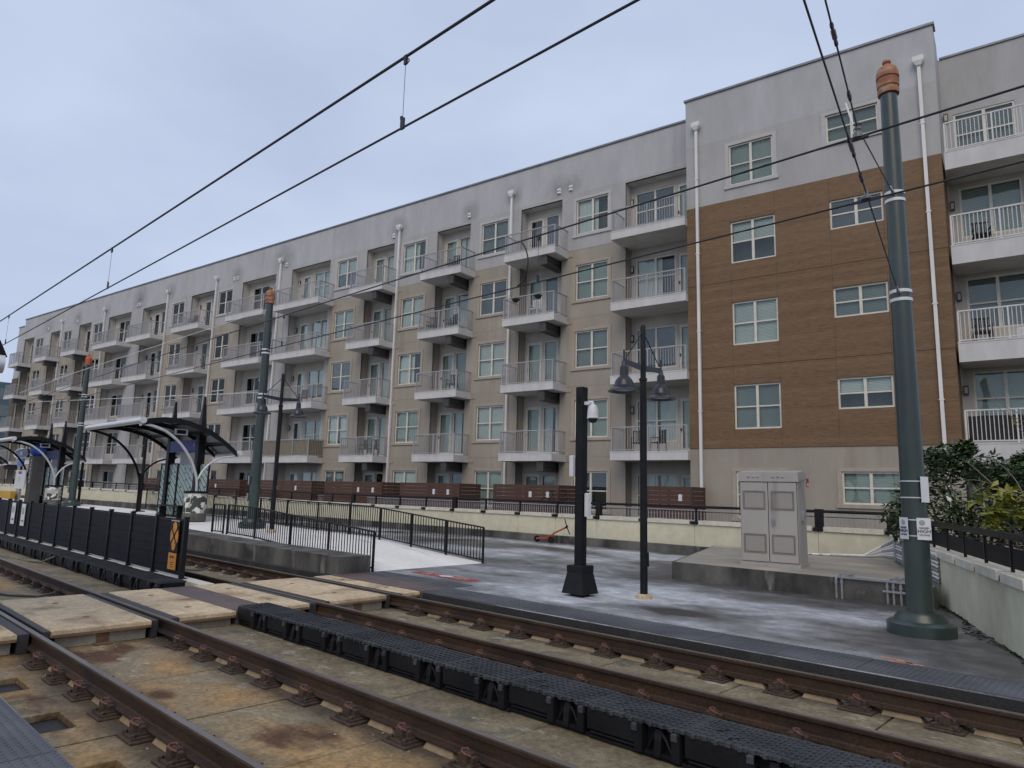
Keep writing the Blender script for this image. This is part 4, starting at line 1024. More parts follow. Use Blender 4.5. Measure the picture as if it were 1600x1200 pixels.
# cross-span wires from the foreground pole
def span(label, pts, ins):
    s_ = thing('span_wire', label, 'wire', pts[0], 0, 'span wires of the foreground pole')
    o_ = Vector(pts[0])
    MB().tube([Vector(p)-o_ for p in pts], .0075, 6).build('cable', m_wire, s_)
    for (i, f, L_) in ins:
        a = Vector(pts[i]); b = Vector(pts[i+1]); d = (b-a).normalized(); c = a+(b-a)*f-o_
        MB().tube([c-d*L_/2, c-d*L_*.3, c-d*L_*.25, c+d*L_*.25, c+d*L_*.3, c+d*L_/2], [.012,.012,.02,.02,.012,.012], 8).build('insulator_rod', m_insul, s_)
        for e in (-.55,.55):
            q = c+d*L_*e; MB().ring(q,.026,.009,'x',12,5).build('eye_ring', m_wire, s_)
    return s_
span('lower span wire from the foreground green pole over the tracks', [(-2.77,11.08,4.86),(-1.99,7.05,4.79),(-1.42,4.0,4.83),(-.45,-1.5,5.1)], [(1,.12,.10),(1,.33,.26)])
span('upper span wire from the foreground green pole over the tracks', [(-2.77,11.08,6.42),(-2.04,7.05,5.50),(-1.62,5.0,5.51),(-.6,-1.5,5.9)], [(1,.30,.08),(1,.78,.22)])
hg = thing('wire_hanger', 'grey insulated hanger on the upper facade wire before the green pole', 'hanger', (-2.04,7.05,5.39))
MB().lathe([(.02,-.02),(.05,-.01),(.045,.03),(.03,.06),(.04,.08),(.03,.11),(.045,.13),(.02,.16)], 12).build('insulator', m_insul, hg, smooth=True)
MB().box(-.10,.10,-.02,.02,-.03,.0).build('clamp', m_wire, hg)
hg = thing('wire_hanger', 'grey clamp hanger on the lower facade wire before the green pole', 'hanger', (-1.99,7.05,4.71))
MB().lathe([(.02,0),(.05,.01),(.05,.03),(.02,.06),(.015,.10)], 12).build('insulator', m_insul, hg, smooth=True)
MB().box(-.13,.13,-.012,.012,-.012,.012).build('clamp', m_wire, hg)
tag(MB().tube([(-2.13,7.03,5.78),(-2.05,7.03,5.43)], .010, 6).build('hanger_rod', m_spout), 'pale rod above the upper facade wire before the green pole', 'rod')
# pull-off cables of the middle pole
for (a, b, lab) in (((-22.5,11.2,7.85),(-31,7.05,5.6),'pale guy cable running left from the top of the middle green pole'),((-22.5,11.2,4.95),(-33,7.05,4.9),'pale guy cable running left from halfway up the middle green pole'),
                    ((-42.8,11.2,7.85),(-36,7.05,5.5),'pale guy cable from the top of the most distant green pole')):
    tag(MB().tube([a,b], .010, 6).build('guy_cable', m_spout), lab, 'cable', 'pale guy cables')
# ------------------------------------------------------------------ apartment building
# facade frame: s along the facade (right positive), D distance from the camera's foot across it, z up
BU = Vector((.99119,.13248,0)); BN = Vector((-.13248,.99119,0)); BA = R(7.613)
bloc = BU*(-42) + BN*28
bld = thing('apartment_building', 'long five-storey grey and taupe apartment block with stacked balconies and wood-look bay', 'building', (bloc.x,bloc.y,.3), BA)
OFF = (42,-28,-.3)
def bp(name, mb, mat, parent=None, smooth=False):
    return mb.build(name, mat, parent or bld, OFF if not parent else (0,0,0), 0, smooth)
def bi(name, me, s, D, z, parent=None, rz=0):
    return link(name, me, parent or bld, (s+42,D-28,z-.3), rz)
def M_wood():
    m = bpy.data.materials.new('wood_look_cladding'); m.use_nodes = True
    t = m.node_tree; b = t.nodes['Principled BSDF']; b.inputs['Roughness'].default_value = .6; b.inputs['Specular IOR Level'].default_value = .25
    g = t.nodes.new('ShaderNodeNewGeometry')
    sp_ = t.nodes.new('ShaderNodeSeparateXYZ'); t.links.new(g.outputs['Position'], sp_.inputs[0])
    dv = t.nodes.new('ShaderNodeMath'); dv.operation = 'DIVIDE'; dv.inputs[1].default_value = .155
    fl = t.nodes.new('ShaderNodeMath'); fl.operation = 'FLOOR'; fr = t.nodes.new('ShaderNodeMath'); fr.operation = 'FRACT'
    t.links.new(sp_.outputs['Z'], dv.inputs[0]); t.links.new(dv.outputs[0], fl.inputs[0]); t.links.new(dv.outputs[0], fr.inputs[0])
    wn_ = t.nodes.new('ShaderNodeTexWhiteNoise'); wn_.noise_dimensions = '1D'; t.links.new(fl.outputs[0], wn_.inputs['W'])
    mpn = N(t, 'ShaderNodeMapping', Scale=(1.6,1.6,16.0)); nz = N(t, 'ShaderNodeTexNoise', Scale=2.2, Detail=8.0, Roughness=.62)
    t.links.new(g.outputs['Position'], mpn.inputs['Vector']); t.links.new(mpn.outputs['Vector'], nz.inputs['Vector'])
    ad = t.nodes.new('ShaderNodeMath'); ad.operation = 'MULTIPLY_ADD'; ad.inputs[1].default_value = .14
    t.links.new(wn_.outputs['Value'], ad.inputs[0]); t.links.new(nz.outputs['Fac'], ad.inputs[2])
    r = t.nodes.new('ShaderNodeValToRGB')
    r.color_ramp.elements[0].position = .36; r.color_ramp.elements[0].color = (.120,.074,.040,1)
    r.color_ramp.elements[1].position = .82; r.color_ramp.elements[1].color = (.240,.152,.086,1)
    t.links.new(ad.outputs[0], r.inputs['Fac'])
    st = t.nodes.new('ShaderNodeMath'); st.operation = 'LESS_THAN'; st.inputs[1].default_value = .045; t.links.new(fr.outputs[0], st.inputs[0])
    mx_ = t.nodes.new('ShaderNodeMix'); mx_.data_type = 'RGBA'; mx_.inputs[7].default_value = (.12,.07,.04,1)
    fm_ = t.nodes.new('ShaderNodeMath'); fm_.operation = 'MULTIPLY'; fm_.inputs[1].default_value = .35; t.links.new(st.outputs[0], fm_.inputs[0])
    t.links.new(fm_.outputs[0], mx_.inputs[0]); t.links.new(r.outputs['Color'], mx_.inputs[6]); t.links.new(mx_.outputs[2], b.inputs['Base Color'])
    return m
m_wood = M_wood()
def holed(s0, s1, z0, z1, D, holes, depth, rev=True):
    m = MB()
    hs = [h for h in holes if h[0] < s1 and h[1] > s0 and h[2] < z1 and h[3] > z0]
    xs = sorted({s0, s1} | {min(max(v,s0),s1) for h in hs for v in h[:2]}); zs = sorted({z0, z1} | {min(max(v,z0),z1) for h in hs for v in h[2:4]})
    for j in range(len(zs)-1):
        run = None
        for i in range(len(xs)):
            solid = False
            if i < len(xs)-1:
                cx, cz = (xs[i]+xs[i+1])/2, (zs[j]+zs[j+1])/2
                solid = not any(h[0] < cx < h[1] and h[2] < cz < h[3] for h in hs)
            if solid and run is None: run = xs[i]
            if not solid and run is not None:
                m.quad((run,D,zs[j]),(xs[i],D,zs[j]),(xs[i],D,zs[j+1]),(run,D,zs[j+1])); run = None
    if rev:
        for h in hs:
            a, b, c, d = max(h[0],s0), min(h[1],s1), max(h[2],z0), min(h[3],z1)
            E = D+depth
            if h[0] >= s0: m.quad((a,D,c),(a,D,d),(a,E,d),(a,E,c))
            if h[1] <= s1: m.quad((b,D,c),(b,E,c),(b,E,d),(b,D,d))
            if h[3] <= z1: m.quad((a,D,d),(b,D,d),(b,E,d),(a,E,d))
            if h[2] >= z0: m.quad((a,D,c),(a,E,c),(b,E,c),(b,D,c))
    return m
ZF = [.30, 3.58, 6.85, 10.12, 13.39]
DM, DR = 27.9, 28.5          # main wall face, back wall of the balcony recesses
WW, WH = 1.75, 1.75
wins = [-16.65,-22.5,-28.32,-34.1,-47.35,-53.85,-67.4,-73.65,-80.0]
rec = {'A':(-14.02,-10.72),'B':(-19.95,-17.47),'C':(-25.72,-23.31),'D':(-31.46,-29.11),'E':(-38.75,-34.84),'F':(-44.4,-40.5),
       'G':(-51.15,-47.99),'H':(-58.6,-54.93),'I':(-64.59,-60.57),'J':(-70.4,-67.95),'K':(-76.6,-74.2),'L':(-83.0,-80.6)}
slab = {'A':(-14.15,-10.68),'B':(-20.1,-17.1),'C':(-25.78,-22.9),'D':(-31.5,-28.72),'E':(-38.84,-34.3),'F':(-44.3,-40.0),
        'G':(-51.5,-47.75),'H':(-58.5,-54.6),'I':(-64.4,-60.1),'J':(-70.7,-67.75),'K':(-76.7,-73.9),'L':(-83.0,-80.5)}
# --- window kit: shared meshes, y = 0 at the wall face, + into the wall
kit = {}
m_blind2 = M('slat_blind_white', (.66,.69,.66), (.55,.58,.56), .8, .5)
m_blind3 = M('slat_blind_grey', (.24,.28,.27), (.17,.20,.20), .8, .5)
def wkit(w, h, nx=2, ny=2):
    key = (w, h, nx, ny)
    if key in kit: return kit[key]
    fw = .065; m = MB()
    m.box(0,w,.03,.12,0,fw).box(0,w,.03,.12,h-fw,h).box(0,fw,.03,.12,fw,h-fw).box(w-fw,w,.03,.12,fw,h-fw)
    panes = []; xs = [fw + (w-2*fw)*i/nx for i in range(nx+1)]; zs = [fw + (h-2*fw)*i/ny for i in range(ny+1)]
    for x in xs[1:-1]: m.box(x-.05,x+.05,.035,.11,fw,h-fw)
    for z in zs[1:-1]:
        for i in range(nx): m.box(xs[i]+(.05 if i else 0),xs[i+1]-(.05 if i < nx-1 else 0),.04,.10,z-.025,z+.025)
    for i in range(nx):
        for j in range(ny):
            panes.append((xs[i]+(.05 if i else 0),xs[i+1]-(.05 if i < nx-1 else 0),zs[j]+(.025 if j else 0),zs[j+1]-(.025 if j < ny-1 else 0)))
    pw_, ph_ = panes[0][1]-panes[0][0], panes[0][3]-panes[0][2]
    pm = MB().box(-.002,pw_+.002,.07,.078,-.002,ph_+.002)
    tr = MB().box(-.16,w+.16,-.03,.029,h+.0,h+.13).box(-.15,-.0,-.03,.029,-.0,h-.001).box(w,w+.15,-.03,.029,0,h-.001).box(-.20,w+.20,-.06,.029,-.13,-.001)
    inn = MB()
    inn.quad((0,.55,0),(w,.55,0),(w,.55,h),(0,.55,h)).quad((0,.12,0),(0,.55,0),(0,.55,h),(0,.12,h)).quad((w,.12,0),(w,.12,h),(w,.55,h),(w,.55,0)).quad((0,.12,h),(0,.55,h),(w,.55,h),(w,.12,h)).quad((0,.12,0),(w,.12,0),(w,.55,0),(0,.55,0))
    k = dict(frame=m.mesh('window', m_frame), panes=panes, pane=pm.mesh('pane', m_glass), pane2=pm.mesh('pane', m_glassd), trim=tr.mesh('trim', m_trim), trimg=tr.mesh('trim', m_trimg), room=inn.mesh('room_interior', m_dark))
    n = int(h/.05)
    for nm, f, mt in (('full',1.0,m_blind),('full2',1.0,m_blind2),('dark',1.0,m_blind3),('half',.52,m_blind2),('cur',1.0,m_blindw),('cur2',1.0,m_blind2)):
        bm_ = MB(); z_lo = h*(1-f)+.04
        if nm.startswith('cur'):
            for i in range(14):
                x = fw+(w-2*fw)*i/14; x2 = fw+(w-2*fw)*(i+1)/14
                if nm == 'cur' and 5 < i < 8 or nm == 'cur2' and i > 8: continue
                bm_.quad((x,.17+.03*(i%2),z_lo),(x2,.17+.03*((i+1)%2),z_lo),(x2,.17+.03*((i+1)%2),h-.05),(x,.17+.03*(i%2),h-.05))
        else:
            q = int((h-.05-z_lo)/.055)
            for i in range(q):
                z = z_lo+i*.055; bm_.quad((fw,.150,z),(w-fw,.150,z),(w-fw,.172,z+.054),(fw,.172,z+.054))
        k[nm] = bm_.mesh('blind', mt)
    kit[key] = k
    return k
rnd = random.Random(11)
def window(s, D, z, w=WW, h=WH, nx=2, ny=2, trim='trim', blind=None, name='window'):
    k = wkit(w, h, nx, ny)
    o = bi(name, k['frame'], s, D, z)
    bt = blind or rnd.choice(['full','full','full','full2','full2','half','dark','cur','cur2','none'])
    for p in k['panes']: link('pane', k['pane' if bt != 'none' else 'pane2'], o, (p[0],0,p[2]))
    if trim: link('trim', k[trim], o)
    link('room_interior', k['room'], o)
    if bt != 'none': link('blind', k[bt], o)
    return o
dm = {}
def door(s, D, z, w=.92, h=2.42, glazed=True, curtain=True):
    if 'f' not in dm:
        m = MB().box(0,.13,.02,.10,0,h).box(w-.13,w,.02,.10,0,h).box(.13,w-.13,.02,.10,h-.14,h).box(.13,w-.13,.02,.10,0,.26)
        dm['f'] = m.mesh('door', m_frame); dm['p'] = MB().box(.128,w-.128,.055,.065,.258,h-.138).mesh('pane', m_glass)
        dm['h'] = MB().box(.04,.08,-.03,.019,1.0,1.12).bar((.05,-.03,1.06),(.15,-.03,1.06),.02).mesh('door_handle', m_darkbox)
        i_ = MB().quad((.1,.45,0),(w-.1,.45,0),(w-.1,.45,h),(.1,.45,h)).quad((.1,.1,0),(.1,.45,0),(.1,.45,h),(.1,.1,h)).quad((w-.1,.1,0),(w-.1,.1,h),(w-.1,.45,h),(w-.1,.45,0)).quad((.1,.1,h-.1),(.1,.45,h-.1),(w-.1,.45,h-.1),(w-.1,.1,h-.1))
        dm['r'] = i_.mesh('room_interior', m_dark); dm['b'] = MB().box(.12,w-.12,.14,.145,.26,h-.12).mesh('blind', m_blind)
    o = bi('balcony_door', dm['f'], s, D, z)
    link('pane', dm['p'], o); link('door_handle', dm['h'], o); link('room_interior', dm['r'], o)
    if curtain: link('blind', dm['b'], o)
    return o
lamp_me = MB().box(-.07,.07,-.10,-.03,-.16,.16).box(-.05,.05,-.03,.0,-.06,.06).mesh('wall_lamp', m_darkbox)
lens_me = MB().box(-.045,.045,-.104,-.1005,-.11,.11).mesh('lens', m_recess); lens_lit = MB().box(-.05,.05,-.108,-.1005,-.12,.12).mesh('lens', m_lampglow)
def wall_lamp(s, D, z, lit=False):
    o = bi('wall_lamp', lamp_me, s, D, z); link('lens', lens_lit if lit else lens_me, o)
# --- main wing walls
holes = [(s, s+WW, z+.78, z+.78+WH) for s in wins for z in ZF] + [(a, b, .3, 16.2) for (a, b) in rec.values()]
SL, SR = -84.9, -10.70
bp('parapet_wall', holed(SL+1.5,SR,16.32,18.35,DM,holes,.12).quad((SL+1.5,DM,18.35),(SR,DM,18.35),(SR,DM+.4,18.35),(SL+1.5,DM+.4,18.35)), m_parapet)
bp('parapet_wall', holed(SL,SL+1.5,12.2,17.66,DM,[],.1).quad((SL+1.5,DM,17.66),(SL+1.5,DM+14,17.66),(SL+1.5,DM+14,18.35),(SL+1.5,DM,18.35)), m_parapet)
bp('upper_wall', holed(SL+1.5,SR,13.42,16.318,DM,holes,.12), m_grey)
edges = [(-34.60,SR,m_tan),(-38.75+.0,-34.602,m_grey),(-40.5,-38.752,m_grey),(-58.6,-40.502,m_tan),(-60.57,-58.602,m_grey),(SL+1.5,-60.572,m_tan)]
for a, b, mt in edges:
    bp('lower_wall', holed(a,b,.3,13.418,DM,holes,.12), mt)
m_endbrown = M('end_bay_brown', (.12,.095,.07), (.10,.08,.06), .8, 2.0)
bp('end_bay_wall', holed(SL,SL+1.498,.3,12.198,DM-.05,[],.1).quad((SL,DM-.05,.3),(SL,DM-.05,12.2),(SL,DM+16,12.2),(SL,DM+16,.3)), m_endbrown)
bp('end_wall', MB().quad((SL,DM,12.2),(SL,DM+16,12.2),(SL,DM+16,17.66),(SL,DM,17.66)), m_parapet)
bp('roof', MB().box(SL,-1.5,DM+.4,DM+17,17.2,17.6), m_roof); bp('roof', MB().box(-1.49,7,DM+1.0,DM+17,17.2,17.6), m_roof)
bp('rear_wall', MB().box(SL+.1,7,DM+16.5,DM+16.9,.3,17.2), m_grey)
bp('rooftop_screen', MB().box(-33.5,-25.6,DM+2.2,DM+6,17.6,19.05), m_parapet)
# coping and horizontal reveal joints
bp('coping', MB().box(SL+1.45,SR,DM-.06,DM+.45,18.352,18.44), m_coping); bp('coping', MB().box(SL-.05,SL+1.44,DM-.06,DM+.45,17.662,17.74), m_coping)
spans = []
cut = sorted([(a-.0,b) for a, b in rec.values()])
x = SL+1.5
for a, b in cut: spans.append((x,a)); x = b
spans.append((x,SR))
for z in (3.5,6.77,10.04,13.42):
    for a, b in spans:
        if b-a > .1: bp('reveal_joint', MB().box(a+.002,b-.002,DM-.006,DM-.001,z-.012,z+.012), m_recess2)
# --- balcony kit
base_bal = MB().box(-.009,.009,-.009,.009,0,1).mesh('baluster', m_rail)
bal_w = MB().box(-.011,.011,-.011,.011,0,1).mesh('baluster', m_railw)
bal_rest = MB(); n_bal = [0]
BAL_SINGLE = 300
def balcony(key, s0, s1, z, Df, Dw, Db, r0, r1, th=.33, single=False, mt=m_rail, bm_=base_bal, right_open=True, hr=1.07, left_side=True):
    m = MB().box(s0,s1,Df,Dw-.004,z-th,z)
    o = bp('balcony', m, m_slab)
    if Db: bp('recess_floor', MB().box(r0+.004,r1-.004,Dw-.002,Db-.004,z-th+.02,z-.002), m_soffit)
    bp('soffit', MB().box(s0+.06,s1-.06,Df+.06,Dw-.02,z-th-.012,z-th-.001), m_soffit, o)
    bp('drip_edge', MB().box(s0-.012,s1+.012,Df-.012,Df+.05,z+.001,z+.045), m_slab, o)
    a, b, f = s0+.05, s1-.05, Df+.06
    fr = MB().bar((a,f,z+hr),(b,f,z+hr),.05,.045).bar((a,f,z+.11),(b,f,z+.11),.035,.035)
    if right_open: fr.bar((b,f,z+hr),(b,Dw,z+hr),.05,.045).bar((b,f,z+.11),(b,Dw,z+.11),.035,.035)
    if left_side: fr.bar((a,f,z+hr),(a,Dw,z+hr),.05,.045).bar((a,f,z+.11),(a,Dw,z+.11),.035,.035)
    n = max(2, round((b-a)/1.5)+1); px = [a+(b-a)*i/(n-1) for i in range(n)]
    for p in px: fr.box(p-.024,p+.024,f-.024,f+.024,z+.002,z+hr)
    bp('railing_frame', fr, mt, o)
    k = int((b-a)/.115)
    spots = [(a+(b-a)*(i+.5)/k, f) for i in range(k)]
    sides = []
    if right_open: sides += [(b, f+(Dw-f)*(i+.5)/9) for i in range(9)]
    if left_side: sides += [(a, f+(Dw-f)*(i+.5)/9) for i in range(9)]
    for (p, q) in spots:
        if single and n_bal[0] < BAL_SINGLE:
            c_ = link('baluster', bm_, o, (p,q,z+.125)); c_.scale = (1,1,hr-.14); n_bal[0] += 1
        else: bal_rest.box(p-.009,p+.009,q-.009,q+.009,z+.125,z+hr-.02)
    for (p, q) in sides: bal_rest.box(p-.009,p+.009,q-.009,q+.009,z+.125,z+hr-.02)
    return o
# right wing first (largest balusters)
ZR = [3.70,7.02,10.36,13.74]
for z in ZR:
    balcony('R', -1.38, 5.5, z, 26.9, 28.39, None, 0, 0, th=.62, single=True, mt=m_railw, bm_=bal_w, right_open=False, hr=1.10, left_side=False)
for z in reversed(ZF[1:]):
    balcony('A', *slab['A'], z, 26.7, DM, DR, *rec['A'], single=True, right_open=False)
for key in 'BCDEFGHIJKL':
    for z in ZF[1:]:
        balcony(key, *slab[key], z, 26.7, DM, DR, *rec[key], single=(key == 'B'), right_open=True)
# --- recesses
for key, (a, b) in rec.items():
    w = b-a; doors = []
    if key == 'A': lay = [('w',.22,1.95),('d',2.28)]; lp = .08
    elif key in 'E': lay = [('d',.42),('w',1.62,1.9)]; lp = .15
    elif key in 'F': lay = [('w',.45,1.9),('d',2.75)]; lp = None
    elif key in 'H': lay = [('d',.75),('w',1.9,1.6)]; lp = .25
    elif key in 'I': lay = [('w',.7,1.9),('d',2.85)]; lp = 3.9
    elif key in 'G': lay = [('d',.95),('w',1.95,1.0)]; lp = .4
    else: lay = [('d',.10),('n',1.12,.82)]; lp = w-.17
    hh = []
    for z in ZF:
        for it in lay:
            if it[0] == 'd': hh.append((a+it[1]+.02, a+it[1]+.90, z+.02, z+2.42))
            elif it[0] == 'w': hh.append((a+it[1], a+it[1]+it[2], z+.55, z+2.45))
            else: hh.append((a+it[1], a+it[1]+it[2], z+.12, z+2.42))
    warm = key in 'BCDGJKL'
    mback = m_recess2 if False else m_recess
    bp('recess_back_wall', holed(a,b,.3,16.2,DR,hh,.1), mback)
    bp('recess_side_wall', MB().quad((a,DM,.3),(a,DR,.3),(a,DR,13.4),(a,DM,13.4)), m_recess2 if warm or key == 'A' else m_recess)
    bp('recess_side_wall', MB().quad((a,DM,13.4),(a,DR,13.4),(a,DR,16.2),(a,DM,16.2)), m_recess)
    bp('recess_side_wall', MB().quad((b,DM,.3),(b,DM,16.2),(b,DR,16.2),(b,DR,.3)), m_recess)
    bp('recess_ceiling', MB().quad((a,DM,16.2),(b,DM,16.2),(b,DR,16.2),(a,DR,16.2)), m_soffit)
    for fi, z in enumerate(ZF):
        for it in lay:
            if it[0] == 'd': door(a+it[1], DR, z, curtain=rnd.random() < .88)
            elif it[0] == 'w': window(a+it[1], DR, z+.55, it[2], 1.90, trim=None, name='balcony_window')
            else: window(a+it[1], DR, z+.12, it[2], 2.30, 1, 1, trim=None, name='balcony_window')
        if lp is not None and fi:
            lit = (key, fi) in (('C',2),('K',3),('J',2),('J',4),('D',1))
            wall_lamp(a+lp, DR, z+2.0, lit)
        if fi and key in 'BCDJKL':
            bp('duct_box', MB().box(b-.50,b-.13,26.78,28.3,z-.33-.47,z-.345), m_darkbox)
            bp('duct_band', MB().box(b-.129,b-.122,26.8,28.28,z-.33-.30,z-.33-.28), m_blackrough) if key in 'BC' else None
# --- facade windows
for s in wins:
    for fi, z in enumerate(ZF):
        bl_ = None
        if fi == 4: bl_ = rnd.choice(['none','dark','dark','half','full','cur2'])
        window(s, DM, z+.78, trim='trimg' if fi == 4 else 'trim', blind=bl_)
# --- downspouts with leader heads
def spout(s, D, z1, z0=.3):
    m = MB().box(s-.055,s+.055,D-.14,D-.03,z0,z1)
    o = bp('downspout', m, m_spout)
    bp('leader_head', MB().frustum(s,D-.12,z1+.0005,z1+.16,.065,.065,.17,.115).box(s-.17,s+.17,D-.235,D-.005,z1+.1605,z1+.34), m_spout, o)
    z = z0+1.6
    while z < z1-.5:
        bp('strap', MB().box(s-.085,s+.085,D-.15,D-.022,z,z+.035), m_spout, o); z += 3.27
for s in (-20.52,-28.66,-39.95,-47.68,-54.6,-65.3,-74.05): spout(s, DM, 16.85 if s < -25 else 17.0)
# --- dryer vents
vent_me = MB().box(-.10,.10,-.05,0,-.14,-.01).box(-.10,.10,-.05,0,.01,.14).box(-.085,.085,-.085,-.0501,-.12,-.10).box(-.085,.085,-.085,-.0501,.03,.05).mesh('vent', m_spout)
ventd = MB().box(-.15,-.01,-.03,0,-.08,.08).box(.01,.15,-.03,0,-.08,.08).mesh('vent', m_trim)
for s in (-17.66,-16.98,-23.42,-29.19,-39.4,-45.1,-45.5,-59.6,-59.2,-70.9,-77.3): bi('vent', vent_me, s, DM, 16.66)
for s in (-16.97,-22.75,-28.5,-34.25):
    for z in (13.18,9.86,6.6,3.33): bi('vent', ventd, s, DM, z)
# --- projecting bay with wood-look panels
DB = 27.0; S0, S1 = -10.70, -1.46
WBZ = [1.07,4.43,7.75,11.11,14.42]
bw1 = [(-8.87,z,1.76,1.74) for z in WBZ]; bw2 = [(-5.13,1.68,1.85,1.14)]+[(-5.13,z,1.79,1.13) for z in (5.03,8.39,11.76,15.20)]
bh = [(s,s+w,z,z+h) for s, z, w, h in bw1+bw2]
bp('bay_parapet_wall', holed(S0,S1,16.55,18.70,DB,bh,.1).quad((S0,DB,18.7),(S1,DB,18.7),(S1,DB+.45,18.7),(S0,DB+.45,18.7)), m_parapet)
bp('bay_upper_wall', holed(S0,S1,13.8,16.548,DB,bh,.1), m_grey)
bp('bay_base_wall', holed(S0,S1,.3,3.70,DB,bh,.1), m_tan)
bp('bay_sheathing', holed(S0+.02,S1-.02,3.70,13.8,DB+.012,bh,.09), m_endbrown)
for s, zz0, zz1, mt in ((S1,16.55,18.7,m_parapet),(S1,13.8,16.548,m_grey),(S1,3.7,13.798,m_wood),(S1,.3,3.698,m_tan),(S0,16.55,18.7,m_parapet),(S0,13.8,16.548,m_grey),(S0,3.7,13.798,m_wood),(S0,.3,3.698,m_tan)):
    bp('bay_side_wall', MB().quad((s,DB,zz0),(s,DB+1.45,zz0),(s,DB+1.45,zz1),(s,DB,zz1)), mt)
bp('coping', MB().box(S0-.06,S1+.06,DB-.06,DB+.5,18.702,18.79), m_coping); bp('bay_roof', MB().box(S0+.02,S1-.02,DB+.4,DB+6,18.2,18.55), m_roof)
cuts_s = [S0,-8.87,-7.11,-5.13,-3.34,S1]; cuts_z = [3.70,6.91,10.39,13.80]
for j in range(3):
    for i in range(5):
        a, b, c, d = cuts_s[i], cuts_s[i+1], cuts_z[j], cuts_z[j+1]
        pieces = [(c,d)]
        if i == 1: w_ = bw1[j+1]; pieces = [(c,w_[1]),(w_[1]+w_[3],d)]
        if i == 3: w_ = bw2[j+1]; pieces = [(c,w_[1]),(w_[1]+w_[3],d)]
        for (e, f) in pieces:
            bp('cladding_panel', MB().box(a+.003,b-.003,DB-.028,DB+.010,e+(.008 if e == c else .001),f-(.008 if f == d else .001)), m_wood)
for k, (s, z, w, h) in enumerate(bw1):
    window(s, DB, z, w, h, trim='trimg' if k == 4 else ('trim' if k == 0 else None), blind=['full','dark','full2','half','full'][k])
for k, (s, z, w, h) in enumerate(bw2):
    window(s, DB, z, w, h, trim='trimg' if k == 4 else ('trim' if k == 0 else None), blind=['full','half','dark','none','dark'][k])
for s in (-10.2,-1.95): spout(s, DB-.03, 17.2)
# --- right wing
DW = 28.4
rh = [(-1.10,.72,z+.72,z+2.58) for z in [.3]+ZR[:3]] + [(-1.10,.72,ZR[3]+.40,ZR[3]+2.05)] + [(1.1,2.0,z+.02,z+2.42) for z in ZR]
bp('parapet_wall', holed(S1+.005,7,13.6,18.06,DW,rh,.1).quad((S1,DW,18.06),(7,DW,18.06),(7,DW+.4,18.06),(S1,DW+.4,18.06)), m_grey)
bp('wing_wall', holed(S1+.005,7,3.6,13.598,DW,rh,.1), m_recess)
bp('wing_base_wall', holed(S1+.005,7,.3,3.598,DW,rh,.1), m_tan)
bp('coping', MB().box(S1+.06,7,DW-.05,DW+.45,18.062,18.14), m_coping)
for i, z in enumerate([.3]+ZR[:3]): window(-1.10, DW, z+.72, 1.82, 1.86, trim=None, blind='full' if i % 2 else 'dark', name='balcony_window')
window(-1.10, DW, ZR[3]+.40, 1.82, 1.65, trim=None, blind='dark', name='balcony_window')
for z in ZR: door(1.08, DW, z); wall_lamp(-1.32, DW, z+1.95)
stuff(bp('baluster_infill', bal_rest, m_rail))
# ------------------------------------------------------------------ patio fences in front of the ground floor
def patio_fence(s0, s1, D, zt, label, tags):
    c = BU*((s0+s1)/2)+BN*D
    o = thing('patio_fence', label, 'fence', (c.x,c.y,.3), BA, 'red-brown patio fences')
    n = 11; h = (zt-.3)/n; w = (s1-s0)/2
    for k in range(n): MB().box(-w,w,-.015,.015,k*h+.004,(k+1)*h-.006).build('board', m_brown_fence, o)
    for k in range(n): MB().box(w-.03,w,.0155,1.6,k*h+.004,(k+1)*h-.006).build('board', m_brown_fence, o)
    for p in (-w+.05,0,w-.05): MB().box(p-.04,p+.04,.016,.09,0,zt-.32).build('post', m_brown_fence, o)
    for p in tags: MB().bbox(p-.07,p+.07,-.045,-.016,zt-.3-.55,zt-.3-.30,.01).build('socket_cover', m_white, o)
nm = ['in front of the ground floor under the hanging-basket balcony column','under the third balcony column left of the wood-look bay','under the balcony column left of the long white downspout','behind the middle lamp under the reed-screened balcony','behind the middle green pole left of the lamp','farther left behind the nearest shelter']
for (a, b, t_), n_ in zip(((-19.5,-16.0,(.3,1.2)),(-25.4,-21.5,(.35,1.25)),(-31.2,-26.7,(.5,1.6)),(-37.9,-32.3,(-.4,1.4)),(-44.4,-39.2,(.0,)),(-51.3,-46.0,(.4,))), nm):
    patio_fence(a, b, 25.6, 2.16, 'red-brown horizontal board patio fence '+n_, t_)
patio_fence(-12.0, -10.1, 25.6, 2.18, 'short red-brown board patio fence beside the wood-look bay', (.5,))
# ------------------------------------------------------------------ things on the balconies
def bpt(s, D, z): v = BU*s+BN*D; return (v.x,v.y,z)
m_furn = M('patio_furniture_black', (.012,.012,.013), (.02,.02,.02), .5, 5.0)
def chair(s, D, z, rz, label, mat=m_furn):
    o = thing('patio_chair', label, 'chair', bpt(s,D,z), BA+rz, 'chairs on the balconies')
    MB().bbox(-.25,.25,-.25,.25,.40,.45,.01).build('seat', mat, o)
    m = MB()
    for k in range(6): m.box(-.23+k*.08,-.19+k*.08,.22,.25,.451,.92)
    m.box(-.25,.25,.215,.255,.92,.97).build('backrest', mat, o)
    for a in (-.23,.23):
        for b in (-.23,.23): MB().box(a-.02,a+.02,b-.02,b+.02,0,.40).build('leg', mat, o)
        MB().bar((a,-.24,.64),(a,.24,.66),.04,.03).box(a-.015,a+.015,-.24,-.20,.45,.63).build('armrest', mat, o)
